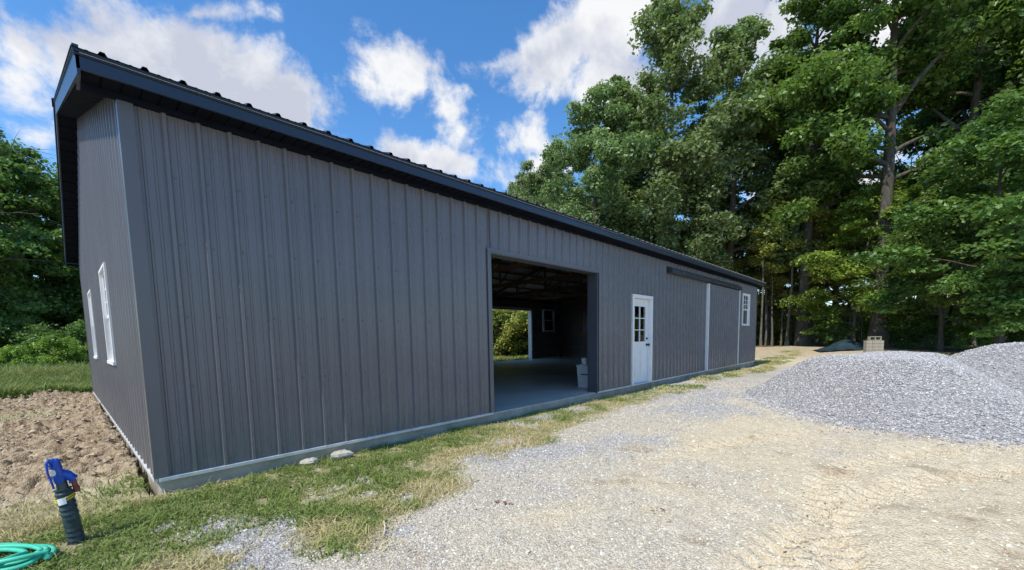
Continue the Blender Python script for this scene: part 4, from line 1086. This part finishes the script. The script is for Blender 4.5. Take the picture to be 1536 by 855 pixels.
tree('sapling', 0, 41.26, 4.52, 9.3, 'slender young tree with thin pale trunk at the woods edge', group='slender young trees at the edge of the woods', z=.0)
tree('under2', 1, 43.73, 3.96, 10.4, 'slender young tree with thin pale trunk at the woods edge', group='slender young trees at the edge of the woods', z=.0)
tree('sapling', 0, 39.25, 1.89, 11.2, 'slender young tree with thin pale trunk at the woods edge', group='slender young trees at the edge of the woods', z=.0)
tree('under2', 1, 41.18, 1.92, 12.3, 'slender young tree with thin pale trunk at the woods edge', group='slender young trees at the edge of the woods', z=.0)
tree('sapling', 0, 43.21, 1.14, 11.4, 'slender young tree with thin pale trunk at the woods edge', group='slender young trees at the edge of the woods', z=.0)
tree('under2', 1, 43.78, 0.76, 11.0, 'slender young tree with thin pale trunk at the woods edge', group='slender young trees at the edge of the woods', z=.0)
tree('sapling', 0, 36.35, -0.91, 12.3, 'slender young tree with thin pale trunk at the woods edge', group='slender young trees at the edge of the woods', z=.0)
tree('under2', 1, 44.90, -0.96, 12.4, 'slender young tree with thin pale trunk at the woods edge', group='slender young trees at the edge of the woods', z=.0)
tree('sapling', 0, 48.07, -1.68, 10.0, 'slender young tree with thin pale trunk at the woods edge', group='slender young trees at the edge of the woods', z=.0)
tree('under2', 1, 43.14, -2.72, 12.7, 'slender young tree with thin pale trunk at the woods edge', group='slender young trees at the edge of the woods', z=.0)
tree('sapling', 0, 39.61, -3.52, 8.7, 'slender young tree with thin pale trunk at the woods edge', group='slender young trees at the edge of the woods', z=.0)
tree('under2', 1, 50.35, -3.54, 10.2, 'slender young tree with thin pale trunk at the woods edge', group='slender young trees at the edge of the woods', z=.0)
tree('sapling', 0, 43.09, -4.56, 10.5, 'slender young tree with thin pale trunk at the woods edge', group='slender young trees at the edge of the woods', z=.0)
tree('under2', 1, 44.17, -5.06, 10.9, 'slender young tree with thin pale trunk at the woods edge', group='slender young trees at the edge of the woods', z=.0)
tree('sapling', 0, 51.89, -6.01, 11.4, 'slender young tree with thin pale trunk at the woods edge', group='slender young trees at the edge of the woods', z=.0)
tree('under2', 1, 52.18, -6.96, 13.0, 'slender young tree with thin pale trunk at the woods edge', group='slender young trees at the edge of the woods', z=.0)
tree('sapling', 0, 43.66, -7.00, 12.3, 'slender young tree with thin pale trunk at the woods edge', group='slender young trees at the edge of the woods', z=.0)
tree('under2', 1, 54.20, -8.48, 10.8, 'slender young tree with thin pale trunk at the woods edge', group='slender young trees at the edge of the woods', z=.0)
tree('sapling', 0, 45.45, -8.28, 12.2, 'slender young tree with thin pale trunk at the woods edge', group='slender young trees at the edge of the woods', z=.0)
tree('under2', 1, 46.94, -8.90, 8.3, 'slender young tree with thin pale trunk at the woods edge', group='slender young trees at the edge of the woods', z=.0)
tree('sapling', 0, 57.35, -10.73, 8.4, 'slender young tree with thin pale trunk at the woods edge', group='slender young trees at the edge of the woods', z=.0)
tree('under2', 1, 49.97, -10.49, 8.8, 'slender young tree with thin pale trunk at the woods edge', group='slender young trees at the edge of the woods', z=.0)
tree('sapling', 0, 55.29, -11.45, 12.4, 'slender young tree with thin pale trunk at the woods edge', group='slender young trees at the edge of the woods', z=.0)
tree('under2', 1, 53.62, -11.71, 8.2, 'slender young tree with thin pale trunk at the woods edge', group='slender young trees at the edge of the woods', z=.0)
tree('shrub', 0, 70.86, 13.68, 5.1, 'yellow-green undergrowth shrub between the trunks of the woods', group='undergrowth shrubs in the woods', cat='shrub', z=.0)
tree('shrub', 1, 39.07, 4.74, 3.6, 'yellow-green undergrowth shrub between the trunks of the woods', group='undergrowth shrubs in the woods', cat='shrub', z=.0)
tree('shrub', 1, 39.31, 4.22, 3.6, 'yellow-green undergrowth shrub between the trunks of the woods', group='undergrowth shrubs in the woods', cat='shrub', z=.0)
tree('shrub', 0, 61.08, 8.86, 3.9, 'yellow-green undergrowth shrub between the trunks of the woods', group='undergrowth shrubs in the woods', cat='shrub', z=.0)
tree('shrub', 1, 41.25, 3.53, 3.1, 'yellow-green undergrowth shrub between the trunks of the woods', group='undergrowth shrubs in the woods', cat='shrub', z=.0)
tree('shrub', 1, 43.19, 3.23, 3.8, 'yellow-green undergrowth shrub between the trunks of the woods', group='undergrowth shrubs in the woods', cat='shrub', z=.0)
tree('shrub', 0, 66.00, 6.98, 3.0, 'yellow-green undergrowth shrub between the trunks of the woods', group='undergrowth shrubs in the woods', cat='shrub', z=.0)
tree('shrub', 1, 44.68, 2.70, 2.1, 'yellow-green undergrowth shrub between the trunks of the woods', group='undergrowth shrubs in the woods', cat='shrub', z=.0)
tree('shrub', 1, 74.03, 6.12, 5.2, 'yellow-green undergrowth shrub between the trunks of the woods', group='undergrowth shrubs in the woods', cat='shrub', z=.0)
tree('shrub', 0, 44.48, 1.59, 3.8, 'yellow-green undergrowth shrub between the trunks of the woods', group='undergrowth shrubs in the woods', cat='shrub', z=.0)
tree('shrub', 1, 73.74, 4.65, 3.7, 'yellow-green undergrowth shrub between the trunks of the woods', group='undergrowth shrubs in the woods', cat='shrub', z=.0)
tree('shrub', 1, 78.83, 4.37, 4.4, 'yellow-green undergrowth shrub between the trunks of the woods', group='undergrowth shrubs in the woods', cat='shrub', z=.0)
tree('shrub', 0, 49.54, 0.32, 2.7, 'yellow-green undergrowth shrub between the trunks of the woods', group='undergrowth shrubs in the woods', cat='shrub', z=.0)
tree('shrub', 1, 50.35, -0.08, 3.5, 'yellow-green undergrowth shrub between the trunks of the woods', group='undergrowth shrubs in the woods', cat='shrub', z=.0)
tree('shrub', 1, 77.44, 0.84, 5.3, 'yellow-green undergrowth shrub between the trunks of the woods', group='undergrowth shrubs in the woods', cat='shrub', z=.0)
tree('shrub', 0, 51.47, -1.20, 2.8, 'yellow-green undergrowth shrub between the trunks of the woods', group='undergrowth shrubs in the woods', cat='shrub', z=.0)
tree('shrub', 1, 53.28, -2.03, 3.8, 'yellow-green undergrowth shrub between the trunks of the woods', group='undergrowth shrubs in the woods', cat='shrub', z=.0)
tree('shrub', 1, 54.33, -2.09, 4.1, 'yellow-green undergrowth shrub between the trunks of the woods', group='undergrowth shrubs in the woods', cat='shrub', z=.0)
tree('shrub', 0, 70.62, -2.46, 4.5, 'yellow-green undergrowth shrub between the trunks of the woods', group='undergrowth shrubs in the woods', cat='shrub', z=.0)
tree('shrub', 1, 85.84, -3.04, 4.5, 'yellow-green undergrowth shrub between the trunks of the woods', group='undergrowth shrubs in the woods', cat='shrub', z=.0)
tree('shrub', 1, 78.26, -3.98, 3.5, 'yellow-green undergrowth shrub between the trunks of the woods', group='undergrowth shrubs in the woods', cat='shrub', z=.0)
tree('shrub', 0, 87.62, -4.32, 5.3, 'yellow-green undergrowth shrub between the trunks of the woods', group='undergrowth shrubs in the woods', cat='shrub', z=.0)
tree('shrub', 1, 72.94, -6.05, 5.1, 'yellow-green undergrowth shrub between the trunks of the woods', group='undergrowth shrubs in the woods', cat='shrub', z=.0)
tree('shrub', 1, 78.39, -6.60, 5.6, 'yellow-green undergrowth shrub between the trunks of the woods', group='undergrowth shrubs in the woods', cat='shrub', z=.0)
tree('shrub', 0, 57.29, -6.74, 3.9, 'yellow-green undergrowth shrub between the trunks of the woods', group='undergrowth shrubs in the woods', cat='shrub', z=.0)
tree('shrub', 1, 57.90, -6.71, 4.1, 'yellow-green undergrowth shrub between the trunks of the woods', group='undergrowth shrubs in the woods', cat='shrub', z=.0)
tree('shrub', 1, 54.30, -7.67, 2.3, 'yellow-green undergrowth shrub between the trunks of the woods', group='undergrowth shrubs in the woods', cat='shrub', z=.0)
tree('shrub', 0, 85.75, -9.63, 3.3, 'yellow-green undergrowth shrub between the trunks of the woods', group='undergrowth shrubs in the woods', cat='shrub', z=.0)
tree('shrub', 1, 78.89, -10.52, 5.1, 'yellow-green undergrowth shrub between the trunks of the woods', group='undergrowth shrubs in the woods', cat='shrub', z=.0)
tree('shrub', 1, 49.97, -8.27, 2.1, 'yellow-green undergrowth shrub between the trunks of the woods', group='undergrowth shrubs in the woods', cat='shrub', z=.0)
tree('shrub', 0, 61.37, -10.17, 3.2, 'yellow-green undergrowth shrub between the trunks of the woods', group='undergrowth shrubs in the woods', cat='shrub', z=.0)
tree('shrub', 1, 53.88, -9.81, 2.4, 'yellow-green undergrowth shrub between the trunks of the woods', group='undergrowth shrubs in the woods', cat='shrub', z=.0)
tree('shrub', 1, 54.66, -10.32, 3.5, 'yellow-green undergrowth shrub between the trunks of the woods', group='undergrowth shrubs in the woods', cat='shrub', z=.0)
tree('shrub', 0, 80.63, -13.94, 5.5, 'yellow-green undergrowth shrub between the trunks of the woods', group='undergrowth shrubs in the woods', cat='shrub', z=.0)
tree('shrub', 1, 91.23, -15.98, 3.6, 'yellow-green undergrowth shrub between the trunks of the woods', group='undergrowth shrubs in the woods', cat='shrub', z=.0)
tree('shrub', 1, 88.75, -15.64, 4.1, 'yellow-green undergrowth shrub between the trunks of the woods', group='undergrowth shrubs in the woods', cat='shrub', z=.0)
tree('shrub', 0, 54.86, -11.92, 3.2, 'yellow-green undergrowth shrub between the trunks of the woods', group='undergrowth shrubs in the woods', cat='shrub', z=.0)
tree('shrub', 1, 85.87, -16.91, 4.2, 'yellow-green undergrowth shrub between the trunks of the woods', group='undergrowth shrubs in the woods', cat='shrub', z=.0)
tree('shrub', 1, 59.46, -13.73, 3.2, 'yellow-green undergrowth shrub between the trunks of the woods', group='undergrowth shrubs in the woods', cat='shrub', z=.0)
tree('shrub', 0, 94.50, -19.62, 4.4, 'yellow-green undergrowth shrub between the trunks of the woods', group='undergrowth shrubs in the woods', cat='shrub', z=.0)
tree('shrub', 2, 32.43, -1.53, 1.6, 'dark shrub beside the tarp heap', cat='shrub')
tree('shrub', 2, 32.16, -4.19, 1.8, 'dark shrub right of the stack of concrete blocks', cat='shrub')
tree('shrub', 2, 31.93, -5.40, 2.0, 'dark shrub behind the top of the nearer gravel pile', cat='shrub')
tree('shrub', 0, 32.43, -7.41, 2.2, 'green shrub behind the top of the farther gravel pile', cat='shrub')
tree('shrub', 2, 30.74, -8.55, 2.2, 'dark shrub behind the farther pile at the right frame edge', cat='shrub')
tree('shrub', 2, 18.39, 15.01, 4.5, 'leafy shrub seen through the rear opening of the barn', group='shrubs outside the rear opening', cat='shrub')
tree('shrub', 1, 17.45, 13.07, 3.2, 'leafy shrub seen through the rear opening of the barn', group='shrubs outside the rear opening', cat='shrub')
tree('shrub', 2, 20.82, 15.35, 5, 'leafy shrub seen through the rear opening of the barn', group='shrubs outside the rear opening', cat='shrub')
tree('shrub', 1, 19.85, 13.44, 4.2, 'leafy shrub seen through the rear opening of the barn', group='shrubs outside the rear opening', cat='shrub')
tree('shrub', 1, 22.60, 14.91, 5.2, 'leafy shrub seen through the rear opening of the barn', group='shrubs outside the rear opening', cat='shrub')
tree('shrub', 0, 23.51, 13.94, 4.5, 'leafy shrub seen through the rear opening of the barn', group='shrubs outside the rear opening', cat='shrub')
tree('shrub', 1, 26.69, 14.94, 5, 'leafy shrub seen through the rear opening of the barn', group='shrubs outside the rear opening', cat='shrub')
tree('shrub', 2, 24.35, 20.39, 6, 'leafy shrub seen through the rear opening of the barn', group='shrubs outside the rear opening', cat='shrub')
tree('shrub', 2, 26.98, 20.52, 6.5, 'leafy shrub seen through the rear opening of the barn', group='shrubs outside the rear opening', cat='shrub')
tree('shrub', 2, 28.18, 19.23, 6.5, 'leafy shrub seen through the rear opening of the barn', group='shrubs outside the rear opening', cat='shrub')
tree('under', 0, 21.99, 21.46, 9.5, 'low tree behind the barn, seen through the rear opening', group='low trees behind the barn')
tree('under', 2, 25.65, 20.47, 10, 'low tree behind the barn, seen through the rear opening', group='low trees behind the barn')
tree('under', 1, 29.37, 19.43, 10.5, 'low tree behind the barn, seen through the rear opening', group='low trees behind the barn')
tree('under', 2, -2.76, 28.87, 12, 'dark green tree at the left frame edge')
tree('under', 1, -1.19, 30.13, 13, 'mid green tree immediately left of the barn gable', sxy=.95)
tree('under', 2, 0.21, 33.04, 12.5, 'dark tree whose trunk is hidden by the end wall')
tree('oak2', 1, -3.36, 47.18, 19, 'taller pale tree behind the left trees', sxy=.8)
tree('under', 1, -3.61, 25.36, 11, 'mid green tree just outside the left edge')
tree('under', 2, -2.25, 37.16, 11, 'dark low tree between the left trees')
tree('bare', 0, -2.97, 23.21, 11.5, 'thin branched nearly leafless tree at the left edge')
tree('shrub', 2, -2.70, 22.91, 2.6, 'leafy bush in the dark shade below the left trees', group='bushes below the left trees', cat='bush')
tree('shrub', 0, -1.91, 20.59, 1.3, 'leafy bush in the dark shade below the left trees', group='bushes below the left trees', cat='bush')
tree('shrub', 2, -1.46, 23.06, 2.4, 'leafy bush in the dark shade below the left trees', group='bushes below the left trees', cat='bush')
tree('shrub', 0, -0.52, 18.36, 1.6, 'leafy bush in the dark shade below the left trees', group='bushes below the left trees', cat='bush')
tree('shrub', 2, 0.03, 19.98, 2.2, 'leafy bush in the dark shade below the left trees', group='bushes below the left trees', cat='bush')
tree('shrub', 2, -2.24, 31.25, 4, 'leafy bush in the dark shade below the left trees', group='bushes below the left trees', cat='bush')
tree('shrub', 2, -0.74, 29.65, 4.5, 'leafy bush in the dark shade below the left trees', group='bushes below the left trees', cat='bush')
tree('shrub', 2, 0.29, 30.01, 5, 'leafy bush in the dark shade below the left trees', group='bushes below the left trees', cat='bush')
tree('shrub', 2, -3.35, 33.92, 5, 'leafy bush in the dark shade below the left trees', group='bushes below the left trees', cat='bush')
tree('shrub', 2, -1.58, 33.49, 5.2, 'leafy bush in the dark shade below the left trees', group='bushes below the left trees', cat='bush')
tree('under2', 0, 37.35, 3.50, 8, 'yellowing young tree with thin pale trunk in front of the dark woods', group='yellowing young trees by the far barn corner')
tree('under2', 0, 35.28, 2.04, 7.5, 'yellowing young tree with thin pale trunk in front of the dark woods', group='yellowing young trees by the far barn corner')
tree('under2', 0, 37.73, 1.62, 9, 'yellowing young tree with thin pale trunk in front of the dark woods', group='yellowing young trees by the far barn corner')
tree('under2', 0, 36.32, 0.19, 8, 'yellowing young tree with thin pale trunk in front of the dark woods', group='yellowing young trees by the far barn corner')
tree('under2', 0, 36.48, -0.72, 7, 'yellowing young tree with thin pale trunk in front of the dark woods', group='yellowing young trees by the far barn corner')
tree('under2', 0, 37.12, -5.09, 8, 'yellowing young tree with thin pale trunk in front of the dark woods', group='yellowing young trees by the far barn corner')
tree('under2', 0, 39.67, -7.82, 8.5, 'yellowing young tree with thin pale trunk in front of the dark woods', group='yellowing young trees by the far barn corner')
tree('sapling', 0, 32.69, 2.77, 10.0, 'slender young tree with thin pale trunk at the woods edge', group='slender young trees at the edge of the woods', z=.0)
tree('sapling', 0, 34.17, 2.39, 9.3, 'slender young tree with thin pale trunk at the woods edge', group='slender young trees at the edge of the woods', z=.0)
tree('sapling', 0, 33.78, 1.43, 12.5, 'slender young tree with thin pale trunk at the woods edge', group='slender young trees at the edge of the woods', z=.0)
tree('sapling', 0, 34.50, 0.39, 12.6, 'slender young tree with thin pale trunk at the woods edge', group='slender young trees at the edge of the woods', z=.0)
tree('sapling', 0, 34.76, -0.47, 10.9, 'slender young tree with thin pale trunk at the woods edge', group='slender young trees at the edge of the woods', z=.0)
tree('sapling', 0, 37.57, -0.64, 11.6, 'slender young tree with thin pale trunk at the woods edge', group='slender young trees at the edge of the woods', z=.0)
tree('sapling', 0, 38.33, -1.57, 11.7, 'slender young tree with thin pale trunk at the woods edge', group='slender young trees at the edge of the woods', z=.0)
tree('sapling', 0, 40.94, -5.55, 9.4, 'slender young tree with thin pale trunk at the woods edge', group='slender young trees at the edge of the woods', z=.0)
tree('sapling', 0, 38.61, -5.92, 9.6, 'slender young tree with thin pale trunk at the woods edge', group='slender young trees at the edge of the woods', z=.0)
tree('sapling', 0, 40.50, -7.75, 9.4, 'slender young tree with thin pale trunk at the woods edge', group='slender young trees at the edge of the woods', z=.0)
tree('sapling', 0, 45.48, -8.79, 9.7, 'slender young tree with thin pale trunk at the woods edge', group='slender young trees at the edge of the woods', z=.0)
tree('oak2', 0, 29.16, 10.81, 20, 'grey-green narrow tree between the rounded tree and the tall pale oak', sxy=1.1)
tree('oak2', 0, 37.43, 3.42, 23, 'pale green tree filling the gap above the far barn corner', sxy=1.0)
